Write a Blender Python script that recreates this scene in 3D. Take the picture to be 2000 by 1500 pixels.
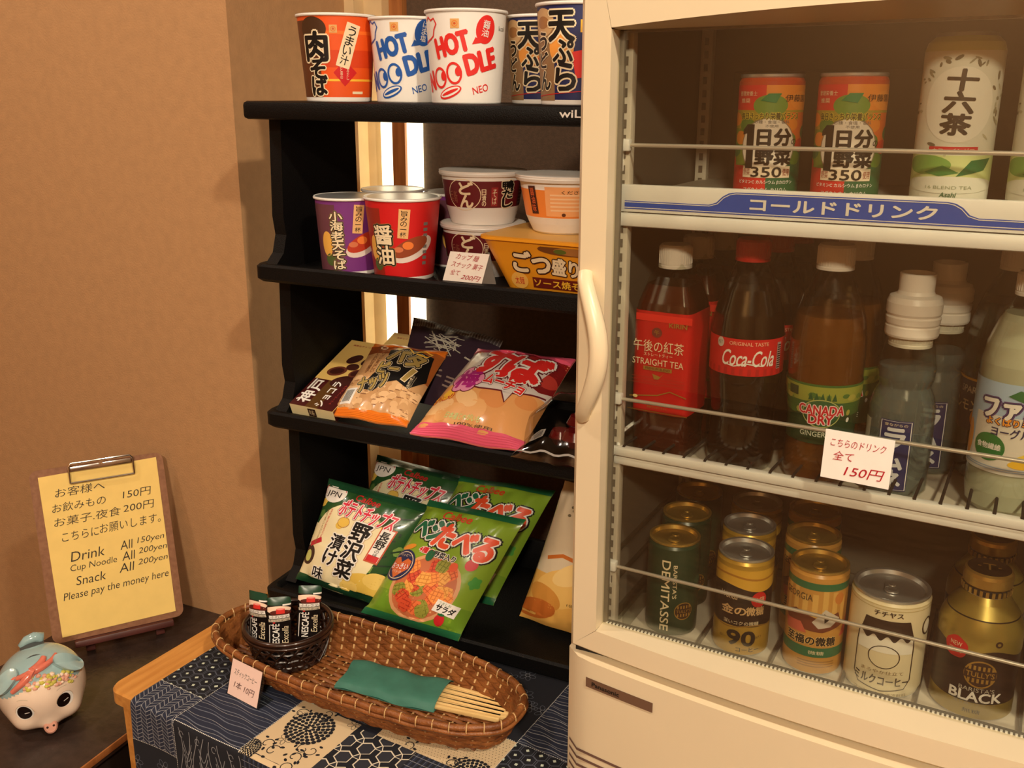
import bpy, bmesh, math, random
from mathutils import Vector, Matrix, noise
from mathutils.geometry import tessellate_polygon
for o in list(bpy.data.objects): bpy.data.objects.remove(o)
random.seed(7)
SC = bpy.context.scene
COL = SC.collection
PI = math.pi
def s2l(c): return tuple(((x/255)/12.92 if x/255 <= .04045 else ((x/255+.055)/1.055)**2.4) for x in c)

# ---------------------------------------------------------------- camera, world, lights, exposure
cam = bpy.data.cameras.new('camera'); cam.sensor_fit = 'HORIZONTAL'; cam.sensor_width = 36
cam.lens = 36*1850/2000; cam.clip_start = .01
co = bpy.data.objects.new('camera', cam); COL.objects.link(co); SC.camera = co
_r = Vector((.91024, .41399, .00872)); _u = Vector((-.12909, .26370, .95593)); _f = Vector((-.39344, .87125, -.29347))
co.matrix_world = Matrix(((_r.x, _u.x, -_f.x, 0), (_r.y, _u.y, -_f.y, 0), (_r.z, _u.z, -_f.z, 1.3), (0, 0, 0, 1)))
W = bpy.data.worlds.new('room_ambient'); SC.world = W; W.use_nodes = True
W.node_tree.nodes['Background'].inputs[0].default_value = (*s2l((255, 205, 150)), 1)
W.node_tree.nodes['Background'].inputs[1].default_value = .12
def lamp(name, loc, target, power, size, col, spread=180):
    l = bpy.data.lights.new(name, 'AREA'); l.shape = 'DISK'; l.size = size; l.energy = power; l.color = col; l.spread = math.radians(spread)
    o = bpy.data.objects.new(name, l); COL.objects.link(o); o.location = loc
    o.rotation_euler = (Vector(target)-Vector(loc)).to_track_quat('-Z', 'Y').to_euler(); return o
WARM = (1, .85, .645)
lamp('downlight_main', (.75, -.12, 2.46), (-.45, .9, .9), 25, .10, WARM)
lamp('downlight_left', (-1.45, .25, 2.46), (-1.1, .8, .5), 9, .12, (1, .85, .68))
lamp('downlight_rear', (.5, -1.5, 2.46), (-.3, .8, .9), 60, .25, WARM)
lamp('added_wall_fill', (-.4, -1.75, 2.46), (-.35, -2.4, 1.3), 40, .3, WARM)  # added lamp, brightens the unseen rear wall to veil the cooler glass
SC.view_settings.view_transform = 'Standard'; SC.view_settings.look = 'None'
SC.view_settings.exposure = .0; SC.view_settings.gamma = 1
SC.cycles.transparent_max_bounces = 32; SC.cycles.max_bounces = 8; SC.cycles.caustics_reflective = False; SC.cycles.caustics_refractive = False

# ---------------------------------------------------------------- materials
MD = {}
def mat(name, rgb, rough=.5, metal=0, spec=.5, coat=0, noise_=0, scale=40, bump=0, bscale=300, rgb2=None, stretch=None, emit=0):
    m = bpy.data.materials.new(name); m.use_nodes = True; nt = m.node_tree; b = nt.nodes['Principled BSDF']
    b.inputs['Base Color'].default_value = (*s2l(rgb), 1); b.inputs['Roughness'].default_value = rough
    b.inputs['Metallic'].default_value = metal; b.inputs['Specular IOR Level'].default_value = spec; b.inputs['Coat Weight'].default_value = coat
    b.inputs['Coat Roughness'].default_value = .08
    tc = nt.nodes.new('ShaderNodeTexCoord'); src = tc.outputs['Object']
    if stretch:
        mp = nt.nodes.new('ShaderNodeMapping'); mp.inputs['Scale'].default_value = stretch; nt.links.new(src, mp.inputs[0]); src = mp.outputs[0]
    if noise_ or rgb2:
        n = nt.nodes.new('ShaderNodeTexNoise'); n.inputs['Scale'].default_value = scale; n.inputs['Detail'].default_value = 5
        nt.links.new(src, n.inputs[0])
        r = nt.nodes.new('ShaderNodeValToRGB'); nt.links.new(n.outputs[0], r.inputs[0])
        c2 = rgb2 or tuple(max(0, x*(1-noise_)) for x in rgb)
        r.color_ramp.elements[0].position = .35; r.color_ramp.elements[1].position = .65
        r.color_ramp.elements[0].color = (*s2l(c2), 1); r.color_ramp.elements[1].color = (*s2l(rgb), 1)
        nt.links.new(r.outputs[0], b.inputs['Base Color'])
    if bump:
        n2 = nt.nodes.new('ShaderNodeTexNoise'); n2.inputs['Scale'].default_value = bscale; nt.links.new(src, n2.inputs[0])
        bp = nt.nodes.new('ShaderNodeBump'); bp.inputs['Strength'].default_value = bump; bp.inputs['Distance'].default_value = .002
        nt.links.new(n2.outputs[0], bp.inputs['Height']); nt.links.new(bp.outputs[0], b.inputs['Normal'])
    if emit:
        b.inputs['Emission Color'].default_value = (*s2l(rgb), 1); b.inputs['Emission Strength'].default_value = emit
    MD[name] = m; return name
def clear(name, rgb, ior=1.45, rough=.03, refl=1.0, haze=0, hcol=(200, 200, 200)):
    m = bpy.data.materials.new(name); m.use_nodes = True; nt = m.node_tree; nt.nodes.remove(nt.nodes['Principled BSDF'])
    out = nt.nodes['Material Output']; t = nt.nodes.new('ShaderNodeBsdfTransparent'); g = nt.nodes.new('ShaderNodeBsdfGlossy')
    t.inputs[0].default_value = (*s2l(rgb), 1); g.inputs['Roughness'].default_value = rough
    g.inputs[0].default_value = (refl, refl, refl, 1)
    f = nt.nodes.new('ShaderNodeFresnel'); ge = nt.nodes.new('ShaderNodeNewGeometry'); ma = nt.nodes.new('ShaderNodeMath'); ma.operation = 'MULTIPLY_ADD'   # same reflection on both faces
    ma.inputs[1].default_value = 1/ior-ior; ma.inputs[2].default_value = ior; nt.links.new(ge.outputs['Backfacing'], ma.inputs[0]); nt.links.new(ma.outputs[0], f.inputs[0]); mx = nt.nodes.new('ShaderNodeMixShader')
    src = t.outputs[0]
    if haze:
        d = nt.nodes.new('ShaderNodeBsdfDiffuse'); d.inputs[0].default_value = (*s2l(hcol), 1); m2 = nt.nodes.new('ShaderNodeMixShader'); m2.inputs[0].default_value = haze
        nt.links.new(t.outputs[0], m2.inputs[1]); nt.links.new(d.outputs[0], m2.inputs[2]); src = m2.outputs[0]
    nt.links.new(f.outputs[0], mx.inputs[0]); nt.links.new(src, mx.inputs[1]); nt.links.new(g.outputs[0], mx.inputs[2]); nt.links.new(mx.outputs[0], out.inputs[0])
    MD[name] = m; return name
INK = {}
def ink(rgb, rough=.45):                      # a flat printing ink / plain colour
    k = 'ink_%d_%d_%d_%d' % (*rgb, int(rough*100))
    if k not in MD: mat(k, rgb, rough)
    return k
def foil(rgb, rough=.28):
    k = 'film_%d_%d_%d' % rgb
    if k not in MD: mat(k, rgb, rough, bump=.25, bscale=60, coat=.3)
    return k
BLK = ink((18, 15, 14)); WHT = ink((238, 234, 228)); CRM = ink((240, 222, 186)); RED = ink((205, 28, 32)); NAVY = ink((30, 42, 95)); GLD = mat('gold_print', (190, 150, 70), .35, .5)
mat('plaster_wall', (186, 142, 98), .85, noise_=.04, scale=60, bump=.25, bscale=350)
mat('plaster_reveal', (190, 148, 102), .85, noise_=.04, scale=60, bump=.25, bscale=350)
mat('dark_weave', (92, 70, 52), .8, noise_=.12, scale=160, bump=.3, bscale=500)
mat('post_wood', (176, 112, 60), .5, rgb2=(150, 90, 45), scale=14, stretch=(8, 8, .6))
mat('post_pale', (225, 196, 150), .6, noise_=.06, scale=20)
mat('ceiling_paper', (225, 215, 200), .9, noise_=.03)
mat('floor_board', (120, 84, 55), .5, rgb2=(95, 64, 40), scale=8, stretch=(1, 8, 1))
mat('slit_light', (255, 244, 205), .6, emit=3.2)
mat('black_plastic', (9, 8, 8), .5, spec=.22, bump=.35, bscale=900)
mat('table_wood', (214, 152, 78), .38, rgb2=(196, 132, 62), scale=10, stretch=(14, 1.2, 14), coat=.15)
mat('cabinet_top', (62, 48, 42), .35, rgb2=(48, 37, 33), scale=55, bump=.3, bscale=120)
mat('cabinet_side', (34, 25, 20), .5, noise_=.2, scale=30)
mat('indigo', (28, 33, 52), .9, noise_=.25, scale=90, bump=.4, bscale=1500)
mat('rattan', (150, 92, 46), .45, rgb2=(112, 62, 28), scale=70, bump=.4, bscale=400)
mat('rattan_pale', (226, 186, 128), .5, noise_=.15, scale=90)
mat('bamboo_dark', (52, 28, 18), .3, rgb2=(30, 16, 11), scale=60, coat=.4)
mat('chopstick_wood', (240, 205, 140), .6, rgb2=(226, 186, 118), scale=30, stretch=(1, 12, 12))
mat('teal_paper', (62, 120, 104), .6, noise_=.06, scale=60, bump=.3, bscale=80)
mat('mdf', (150, 104, 74), .65, rgb2=(134, 90, 62), scale=150)
mat('easel_wood', (92, 44, 38), .5, noise_=.2, scale=20)
mat('paper_yellow', (250, 216, 128), .8, noise_=.02)
mat('paper_white', (245, 238, 230), .8, noise_=.02)
mat('chrome', (210, 205, 198), .18, 1)
mat('silver', (205, 205, 205), .32, .8)
mat('rod_steel', (214, 208, 198), .3, .55)
mat('gold_lid', (206, 170, 92), .32, .75)
mat('fridge_white', (232, 215, 182), .32, noise_=.02, scale=4)
mat('fridge_inner', (214, 204, 188), .5, noise_=.03, scale=6)
mat('fridge_liner', (122, 112, 98), .55, noise_=.05, scale=6)
mat('gasket_grey', (108, 98, 86), .6, noise_=.1)
mat('dark_gap', (30, 24, 20), .8, noise_=.1)
mat('white_plastic', (247, 246, 243), .35, noise_=.02)
mat('acrylic_smoke', (70, 60, 50), .3, noise_=.1)
mat('grille_groove_shade', (120, 90, 78), .5, noise_=.1)
clear('glass_pane', (252, 252, 249), 1.5, .0)
clear('pet', (240, 242, 236), 1.5, .04)
clear('film_clear', (225, 222, 218), 1.6, .12)
clear('acrylic', (232, 234, 230), 1.49, .05)
clear('amber_drink', (226, 176, 90), 1.33, .05, haze=.5, hcol=(140, 82, 26))
clear('clear_drink', (220, 228, 228), 1.33, .05, haze=.3, hcol=(150, 165, 170))
mat('cola', (20, 9, 6), .12, coat=.5)
mat('tea_drink', (70, 20, 9), .12, coat=.5)
mat('milky_drink', (206, 208, 188), .25, coat=.4, noise_=.02)
mat('soda_dark', (40, 52, 44), .15, coat=.5)
mat('cap_white', (238, 230, 222), .4, noise_=.02)
mat('cap_red', (196, 24, 24), .4, noise_=.02)
mat('pig_skin', (246, 222, 200), .16, coat=.6, noise_=.02, scale=12)
mat('pig_blue', (168, 196, 198), .16, coat=.6, rgb2=(152, 184, 188), scale=14)
mat('pig_pink', (232, 128, 108), .2, coat=.5, noise_=.1, scale=60)
mat('pig_blush', (240, 178, 156), .2, coat=.5, noise_=.1, scale=40)
mat('pig_yellow', (216, 206, 96), .25, coat=.5, noise_=.1)

# ---------------------------------------------------------------- text and art
_tc = bpy.data.curves.new('lettering_source', 'FONT'); _tc.resolution_u = 3
_to = bpy.data.objects.new('lettering_source', _tc); COL.objects.link(_to)
_tcache = {}
def glyphs(t, bold=0, shear=0):
    k = (t, bold, shear)
    if k not in _tcache:
        _tc.body = t; _tc.offset = bold; _tc.shear = shear; bpy.context.view_layer.update()
        dg = bpy.context.evaluated_depsgraph_get(); e = _to.evaluated_get(dg); me = e.to_mesh()
        vs = [(v.co.x, v.co.y) for v in me.vertices]; fs = [tuple(p.vertices) for p in me.polygons]
        e.to_mesh_clear(); _tcache[k] = (vs, fs)
    return _tcache[k]
def P(pts, m, l=1):
    tri = tessellate_polygon([[Vector((x, y, 0)) for x, y in pts]])
    return [([tuple(p) for p in pts], [tuple(t) for t in tri], m, l)]
def R(x0, y0, x1, y1, m, l=1): return P([(x0, y0), (x1, y0), (x1, y1), (x0, y1)], m, l)
def RR(cx, cy, w, h, rot, m, l=1):
    c, s = math.cos(math.radians(rot)), math.sin(math.radians(rot))
    return P([(cx+x*c-y*s, cy+x*s+y*c) for x, y in ((-w/2, -h/2), (w/2, -h/2), (w/2, h/2), (-w/2, h/2))], m, l)
def E(cx, cy, rx, ry, m, l=1, n=28, rot=0, wob=0):
    c, s = math.cos(math.radians(rot)), math.sin(math.radians(rot)); o = []
    for i in range(n):
        a = 2*PI*i/n; k = 1+wob*math.sin(a*5+cx); x, y = rx*k*math.cos(a), ry*k*math.sin(a); o.append((cx+x*c-y*s, cy+x*s+y*c))
    return P(o, m, l)
def S(pts, w, m, l=1, closed=False):
    n = len(pts); L = []; Rr = []
    for i in range(n):
        a = Vector(pts[(i-1) % n] if (closed or i > 0) else pts[i]); b = Vector(pts[(i+1) % n] if (closed or i < n-1) else pts[i])
        d = b-a; d = d.normalized() if d.length > 0 else Vector((1, 0)); nn = Vector((-d.y, d.x))*w/2; p = Vector(pts[i])
        L.append(tuple(p+nn)); Rr.append(tuple(p-nn))
    vs = L+Rr; fs = [(i, (i+1) % n, n+(i+1) % n, n+i) for i in range(n if closed else n-1)]
    return [(vs, fs, m, l)]
def ring(cx, cy, rx, ry, w, m, l=1, n=28, a0=0, a1=360, rot=0):
    full = abs(a1-a0) >= 360; c, s = math.cos(math.radians(rot)), math.sin(math.radians(rot)); o = []
    for i in range(n if full else n+1):
        a = math.radians(a0+(a1-a0)*i/n); x, y = rx*math.cos(a), ry*math.sin(a); o.append((cx+x*c-y*s, cy+x*s+y*c))
    return S(o, w, m, l, full)
def T(t, cx, cy, w, h, m, l=3, rot=0, bold=.0, shear=0, out=None):
    r = []
    vs0, fs0 = glyphs(t, min(0, bold), shear)
    if not vs0: return r
    x0 = min(v[0] for v in vs0); x1 = max(v[0] for v in vs0); y0 = min(v[1] for v in vs0); y1 = max(v[1] for v in vs0)
    sx = w/max(1e-6, x1-x0); sy = h/max(1e-6, y1-y0); c, s = math.cos(math.radians(rot)), math.sin(math.radians(rot))
    def place(dx, dy, mm, ll):
        q = []
        for x, y in vs0:
            x = (x-(x0+x1)/2)*sx+dx; y = (y-(y0+y1)/2)*sy+dy; q.append((cx+x*c-y*s, cy+x*s+y*c))
        r.append((q, fs0, mm, ll))
    em = math.sqrt(sx*sy)
    bold *= .8 if any(ord(ch) > 0x2E80 for ch in t) else .55
    place(0, 0, m, l)
    if bold > 0:
        for k in range(6): place(bold*em*math.cos(k*PI/3), bold*em*math.sin(k*PI/3), m, l)
    if out:
        for i, (ow, om) in enumerate(out):
            R1 = (max(0, bold)+ow)*em
            for k in range(10): place(R1*math.cos(k*PI/5), R1*math.sin(k*PI/5), om, l-.4*(i+1))
    return r
def TV(t, cx, cy, w, h, m, l=3, rot=0, bold=0, out=None, gap=.94):
    n = len(t); r = []; c, s = math.cos(math.radians(rot)), math.sin(math.radians(rot))
    for i, ch in enumerate(t):
        y = h/2-(i+.5)*h/n; hh = h/n*gap; ww = w
        if ch == '一' : hh *= .12
        if ch == 'ー': r += T('|', cx-y*s, cy+y*c, w*.12, hh*.8, m, l, rot, bold, 0, out); continue
        r += T(ch, cx-y*s, cy+y*c, ww, hh, m, l, rot, bold, 0, out)
    return r

# ---------------------------------------------------------------- mesh builder
LO = .0002
class MB:
    def __init__(s): s.v = []; s.f = []; s.m = []; s.mats = []
    def mi(s, n):
        if n not in s.mats: s.mats.append(n)
        return s.mats.index(n)
    def add(s, vs, fs, m, T_=None):
        b = len(s.v); i = s.mi(m)
        s.v += [tuple(T_ @ Vector(v)) if T_ else tuple(v) for v in vs]
        for f in fs: s.f.append(tuple(b+k for k in f)); s.m.append(i)
        return s
    def box(s, a, b, m, bev=0, T_=None, seg=2):
        bm = bmesh.new(); bmesh.ops.create_cube(bm, size=1)
        for v in bm.verts: v.co = Vector(((a[i]+b[i])/2+v.co[i]*(b[i]-a[i]) for i in range(3)))
        if bev: bmesh.ops.bevel(bm, geom=bm.edges[:], offset=bev, segments=seg, profile=.5, affect='EDGES')
        bm.verts.index_update(); s.add([v.co[:] for v in bm.verts], [[v.index for v in f.verts] for f in bm.faces], m, T_); bm.free(); return s
    def lathe(s, prof, m, n=48, T_=None, shape=None):
        ms = m if isinstance(m, list) else [m]*(len(prof)-1); vs = []
        for r, z in prof:
            for i in range(n):
                a = 2*PI*i/n; k = shape(a) if shape else 1; vs.append((r*k*math.sin(a), -r*k*math.cos(a), z))
        for j in range(len(prof)-1):
            s.add(vs, [(j*n+i, j*n+(i+1) % n, (j+1)*n+(i+1) % n, (j+1)*n+i) for i in range(n)] if prof[j][0] > 1e-5 and prof[j+1][0] > 1e-5 else
                  ([(j*n, (j+1)*n+(i+1) % n, (j+1)*n+i) for i in range(n)] if prof[j+1][0] > 1e-5 else [(j*n+i, j*n+(i+1) % n, (j+1)*n) for i in range(n)]), ms[j], T_) if j == 0 and len(set(ms)) == 1 and False else s._seg(vs, prof, j, n, ms[j], T_)
        return s
    def _seg(s, vs, prof, j, n, m, T_):
        a = vs[j*n:(j+1)*n]; b = vs[(j+1)*n:(j+2)*n]
        if prof[j][0] < 1e-5: s.add([a[0]]+b, [(0, 1+(i+1) % n, 1+i) for i in range(n)], m, T_)
        elif prof[j+1][0] < 1e-5: s.add(a+[b[0]], [(i, (i+1) % n, n) for i in range(n)], m, T_)
        else: s.add(a+b, [(i, (i+1) % n, n+(i+1) % n, n+i) for i in range(n)], m, T_)
    def grid(s, fn, nu, nv, m, flip=False):
        vs = [fn(i/nu, j/nv) for j in range(nv+1) for i in range(nu+1)]; k = nu+1
        fs = [(j*k+i, j*k+i+1, (j+1)*k+i+1, (j+1)*k+i) for j in range(nv) for i in range(nu)]
        if flip: fs = [f[::-1] for f in fs]
        return s.add(vs, fs, m)
    def tube(s, pts, r, m, n=8, closed=False, T_=None, flat=1):
        pts = [Vector(p) for p in pts]; N = len(pts); vs = []; up = None
        for i in range(N):
            a = pts[(i-1) % N] if (closed or i) else pts[i]; b = pts[(i+1) % N] if (closed or i < N-1) else pts[i]
            d = (b-a).normalized()
            if up is None: up = Vector((0, 0, 1)) if abs(d.z) < .9 else Vector((1, 0, 0))
            x = d.cross(up).normalized(); y = x.cross(d); up = y
            rr = r[i] if isinstance(r, (list, tuple)) else r
            for k in range(n): t = 2*PI*k/n; vs.append(pts[i]+x*rr*flat*math.cos(t)+y*rr*math.sin(t))
        fs = [(i*n+k, i*n+(k+1) % n, ((i+1) % N)*n+(k+1) % n, ((i+1) % N)*n+k) for i in range(N if closed else N-1) for k in range(n)]
        if not closed: fs += [tuple(range(n))[::-1], tuple((N-1)*n+k for k in range(n))]
        return s.add(vs, fs, m, T_)
    def prism(s, poly, z0, z1, m, T_=None):
        n = len(poly); vs = [(x, y, z0) for x, y in poly]+[(x, y, z1) for x, y in poly]
        return s.add(vs, [tuple(range(n))[::-1], tuple(range(n, 2*n))]+[(i, (i+1) % n, n+(i+1) % n, n+i) for i in range(n)], m, T_)
    def art(s, items, surf, sc=.001, du=None, dv=None, clip=None, lo=LO):
        items = sorted([i_ for i_ in items if i_[1]], key=lambda i_: i_[3]); h_ = 0; prev = None
        for vs, fs, m, l in items:
            h_ += (max(.0000018, (l-prev)*lo) if prev is not None else l*lo); prev = l
            vs = [(x*sc, y*sc) for x, y in vs]
            if du or dv or clip:
                bm = bmesh.new(); bv = [bm.verts.new((x, y, 0)) for x, y in vs]
                for f in fs:
                    try: bm.faces.new([bv[k] for k in f])
                    except ValueError: pass
                if clip:
                    for (co_, no_) in (((clip[0], 0, 0), (-1, 0, 0)), ((clip[2], 0, 0), (1, 0, 0)), ((0, clip[1], 0), (0, -1, 0)), ((0, clip[3], 0), (0, 1, 0))):
                        bmesh.ops.bisect_plane(bm, geom=bm.verts[:]+bm.edges[:]+bm.faces[:], plane_co=co_, plane_no=no_, clear_outer=True)
                if bm.verts:
                    for ax, st in ((0, du), (1, dv)):
                        if not st: continue
                        lo_ = min(v.co[ax] for v in bm.verts); hi = max(v.co[ax] for v in bm.verts)
                        k = math.floor(lo_/st)+1
                        while k*st < hi:
                            c0 = [0, 0, 0]; c0[ax] = k*st; nn = [0, 0, 0]; nn[ax] = 1
                            bmesh.ops.bisect_plane(bm, geom=bm.verts[:]+bm.edges[:]+bm.faces[:], plane_co=c0, plane_no=nn); k += 1
                bm.verts.index_update(); vs = [(v.co.x, v.co.y) for v in bm.verts]; fs = [[v.index for v in f.verts] for f in bm.faces]; bm.free()
            s.add([surf(x, y, h_) for x, y in vs], fs, m)
        return s
    def build(s, name, parent=None, loc=None, rot=None, angle=38, label=None, cat=None, group=None, kind=None, flatshade=False):
        me = bpy.data.meshes.new(name); me.from_pydata(s.v, [], s.f); me.update()
        for n in s.mats: me.materials.append(MD[n])
        me.polygons.foreach_set('material_index', s.m)
        me.polygons.foreach_set('use_smooth', [not flatshade]*len(me.polygons))
        if not flatshade: me.set_sharp_from_angle(angle=math.radians(angle))
        o = bpy.data.objects.new(name, me); COL.objects.link(o)
        if parent: o.parent = parent
        if loc is not None: o.location = loc
        if rot is not None: o.rotation_euler = rot
        return tag(o, label, cat, group, kind)
def tag(o, label=None, cat=None, group=None, kind=None):
    for k, v in (('label', label), ('category', cat), ('group', group), ('kind', kind)):
        if v: o[k] = v
    return o
def thing(name, label, cat, loc=(0, 0, 0), rz=0, group=None, parent=None):
    o = bpy.data.objects.new(name, None); COL.objects.link(o); o.location = loc; o.rotation_euler = (0, 0, rz); o.empty_display_size = .02
    if parent: o.parent = parent
    return tag(o, label, cat, group)
def copy_tree(o, parent=None):
    c = o.copy(); COL.objects.link(c); c.parent = parent
    for ch in list(o.children): copy_tree(ch, c)
    return c
def plane_surf(o, x, y):
    o = Vector(o); x = Vector(x).normalized(); y = Vector(y).normalized(); n = x.cross(y)
    return lambda u, v, off: o+x*u+y*v+n*off
def cyl_surf(rf, rref): # u arc length at rref, v height
    def f(u, v, off):
        a = u/rref; r = rf(v)+off; return Vector((r*math.sin(a), -r*math.cos(a), v))
    return f
def interp(prof):
    def f(z):
        if z <= prof[0][1]: return prof[0][0]
        for (r0, z0), (r1, z1) in zip(prof, prof[1:]):
            if z <= z1: return r0+(r1-r0)*((z-z0)/(z1-z0) if z1 > z0 else 1)
        return prof[-1][0]
    return f

# ---------------------------------------------------------------- the room
def slab(name, a, b, m, kind='structure', **k): return MB().box(a, b, m).build(name, kind=kind, **k)
slab('floor', (-2.6, -2.4, -.1), (1.8, 1.6, 0), 'floor_board')
slab('ceiling', (-2.6, -2.4, 2.5), (1.8, 1.6, 2.6), 'ceiling_paper')
slab('wall_left', (-2.6, 1.1, 0), (-.93, 1.6, 2.5), 'plaster_wall')
slab('wall_side', (-2.7, -2.4, 0), (-2.6, 1.6, 2.5), 'plaster_wall')
slab('wall_right', (1.8, -2.4, 0), (1.9, 1.6, 2.5), 'plaster_wall')
slab('wall_rear', (-2.7, -2.5, 0), (1.9, -2.4, 2.5), 'plaster_wall')
slab('wall_back', (-.93, 1.45, 0), (1.8, 1.6, 2.5), 'plaster_reveal')
slab('trim_1', (-.93, 1.385, 0), (-.912, 1.45, 2.5), 'post_pale')
slab('trim_2', (-.912, 1.415, 0), (-.872, 1.45, 2.5), 'post_pale')
slab('trim_3', (-.846, 1.385, 0), (-.822, 1.45, 2.5), 'post_wood')
slab('window_1', (-.872, 1.392, .70), (-.846, 1.45, 1.29), 'slit_light')
slab('window_2', (-.822, 1.392, .70), (-.796, 1.45, 1.29), 'slit_light')
slab('trim_4', (-.872, 1.41, 1.29), (-.846, 1.45, 2.5), 'post_pale')
slab('trim_5', (-.872, 1.41, 0), (-.846, 1.45, .70), 'post_pale')
slab('trim_6', (-.822, 1.40, 1.29), (-.796, 1.45, 2.5), 'dark_weave')
slab('trim_7', (-.822, 1.40, 0), (-.796, 1.45, .70), 'post_wood')
slab('wall_panel', (-.796, 1.40, 0), (1.8, 1.45, 2.5), 'dark_weave')

# ---------------------------------------------------------------- low dark cabinet on the left
t = thing('cabinet', 'low dark cabinet with a patterned brown top under the piggy bank', 'cabinet', (-1.09, .85, 0))
MB().box((-.152, -.46, .428), (.147, .249, .446), 'cabinet_top', .002).build('top', t)
MB().box((-.145, -.45, .0), (.138, .245, .428), 'cabinet_side', .002).build('body', t)
MB().box((-.153, -.462, .424), (.149, -.458, .4465), 'table_wood', .0008).box((.147, -.46, .436), (.1495, .249, .4462), 'post_wood', .0006).build('edge_strip', t)

# ---------------------------------------------------------------- wooden table
TA = math.radians(-6); TO = Vector((-.869, .714, 0))
def tw(s_, t_, z=.595): return TO+Vector((math.cos(TA)*s_-math.sin(TA)*t_, math.sin(TA)*s_+math.cos(TA)*t_, z))
t = thing('table', 'light orange wooden table beneath the black rack and patchwork cloth', 'table', tw(.28, .21, 0), TA)
def rrect(x0, y0, x1, y1, r, n=6):
    o = []
    for cx, cy, a0 in ((x1-r, y0+r, -90), (x1-r, y1-r, 0), (x0+r, y1-r, 90), (x0+r, y0+r, 180)):
        for i in range(n+1): a = math.radians(a0+90*i/n); o.append((cx+r*math.cos(a), cy+r*math.sin(a)))
    return o
mb = MB(); pl = rrect(-.28, -.21, .265, .30, .018)
for (z0, z1, k) in ((.575, .591, 1),): mb.prism(pl, z0, z1, 'table_wood')
pl2 = rrect(-.278, -.208, .263, .298, .017); n = len(pl)
mb.add([(x, y, .591) for x, y in pl]+[(x, y, .5935) for x, y in pl2], [(i, (i+1) % n, n+(i+1) % n, n+i) for i in range(n)], 'table_wood'); mb.add([(x, y, .5935) for x, y in pl2], [tuple(range(n))], 'table_wood')
mb.build('tabletop', t)
MB().box((-.255, -.185, .52), (.24, -.168, .575), 'table_wood', .001).box((-.255, -.185, .52), (-.238, .28, .575), 'table_wood', .001).box((.223, -.185, .52), (.24, .28, .575), 'table_wood', .001).build('apron', t)
for x in (-.258, .215):
    for y in (-.207, .25): MB().box((x, y, 0), (x+.03, y+.03, .575), 'table_wood', .003).build('leg', t)

# ---------------------------------------------------------------- patchwork cloth (mm in the table frame)
CR = .006
def cloth(u, v, off):
    z0 = .5965+.0004*math.sin(u*60)*math.cos(v*50)
    v0 = v
    if v > CR: y, z = v, z0+off
    elif v > CR-CR*PI/2:
        a = (CR-v)/CR; y, z = CR-(CR+off)*math.sin(a), z0-CR+(CR+off)*math.cos(a)
    else:
        d = CR-CR*PI/2-v; y, z = -off-.004*d/.3-.002*math.sin(u*45)*min(1, d/.05), z0-CR-d
    return tw(u, y-.0045*max(0, min(1, (.03-v)/.03)), z)
mb = MB(); mb.grid(lambda a, b: cloth(.049+.510*a, -.26+.566*b, 0), 40, 100, 'indigo')
LN = ink((150, 152, 158), .9); LN2 = ink((104, 110, 126), .9); BEI = ink((214, 190, 152), .9); DKB = ink((16, 18, 28), .9); DOT = ink((196, 206, 190), .9); IND = ink((33, 40, 62), .9); IND2 = ink((22, 24, 34), .9)
def patch(items, x0, y0, x1, y1): mb.art(items, cloth, .001, .02, .004, clip=(x0/1000, y0/1000, x1/1000, y1/1000), lo=.00012)
def stitch(x0, y0, x1, y1):
    L = math.hypot(x1-x0, y1-y0); n = int(L/2.6); it = []
    for i in range(n):
        a, b = i/n, (i+.62)/n; it += S([(x0+(x1-x0)*a, y0+(y1-y0)*a), (x0+(x1-x0)*b, y0+(y1-y0)*b)], .8, ink((220, 220, 214), .9), 6)
    mb.art(it, cloth, .001, None, .004, lo=.00012)
def hexes(x0, y0, x1, y1):
    it = R(x0, y0, x1, y1, DKB, 1); k = 0
    for j in range(int((y1-y0)/13)+2):
        for i in range(int((x1-x0)/17)+2):
            cx = x0+i*17+(8.5 if j % 2 else 0); cy = y0+j*13
            it += ring(cx, cy, 8.6, 8.2, .5, LN2, 2, 6, rot=30); it += RR(cx, cy, 4.2-(i+j) % 2, 3.6, 20*((i*3+j) % 3), DOT, 3)
    patch(it, x0, y0, x1, y1)
def braid(x0, y0, x1, y1):
    it = R(x0, y0, x1, y1, IND, 1)
    for i in range(int((x1-x0)/9)+2):
        for j in range(int((y1-y0)/5.4)+4):
            cx = x0+i*9; cy = y0+j*5.4-8; d = 1 if i % 2 else -1
            it += S([(cx, cy), (cx+9, cy+d*6)], .7, LN, 2)
        it += S([(x0+i*9, y0), (x0+i*9, y1)], .5, LN, 2)
    patch(it, x0, y0, x1, y1)
def stripes(x0, y0, x1, y1, ln=LN2):
    it = R(x0, y0, x1, y1, IND, 1); y = y0+3; k = 0
    while y < y1:
        it += S([(x0+(x1-x0)*i/14, y+1.3*math.sin(i*.9+k)) for i in range(15)], (.5, 1.1, .6)[k % 3], ln if k % 3 else LN, 2); y += (4.2, 6.5, 3.4, 7.5)[k % 4]; k += 1
    patch(it, x0, y0, x1, y1)
def waves(x0, y0, x1, y1):
    it = R(x0, y0, x1, y1, IND2, 1)
    for i in range(9):
        cx = x0+8+i*13.5
        it += S([(cx+5*math.sin(j*.5+i), y1-6-j*8) for j in range(14)], .9, LN, 2)
        if i % 2: it += sum([S([(cx-7+14*j/10, y1-22-9*q-16*math.sin(PI*j/10)) for j in range(11)], .8, LN, 2) for q in range(4)], [])
        else: it += ring(cx+4, y1-14, 3.4, 4, .8, LN, 2, 12, 0, 300)
    patch(it, x0, y0, x1, y1)
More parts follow.
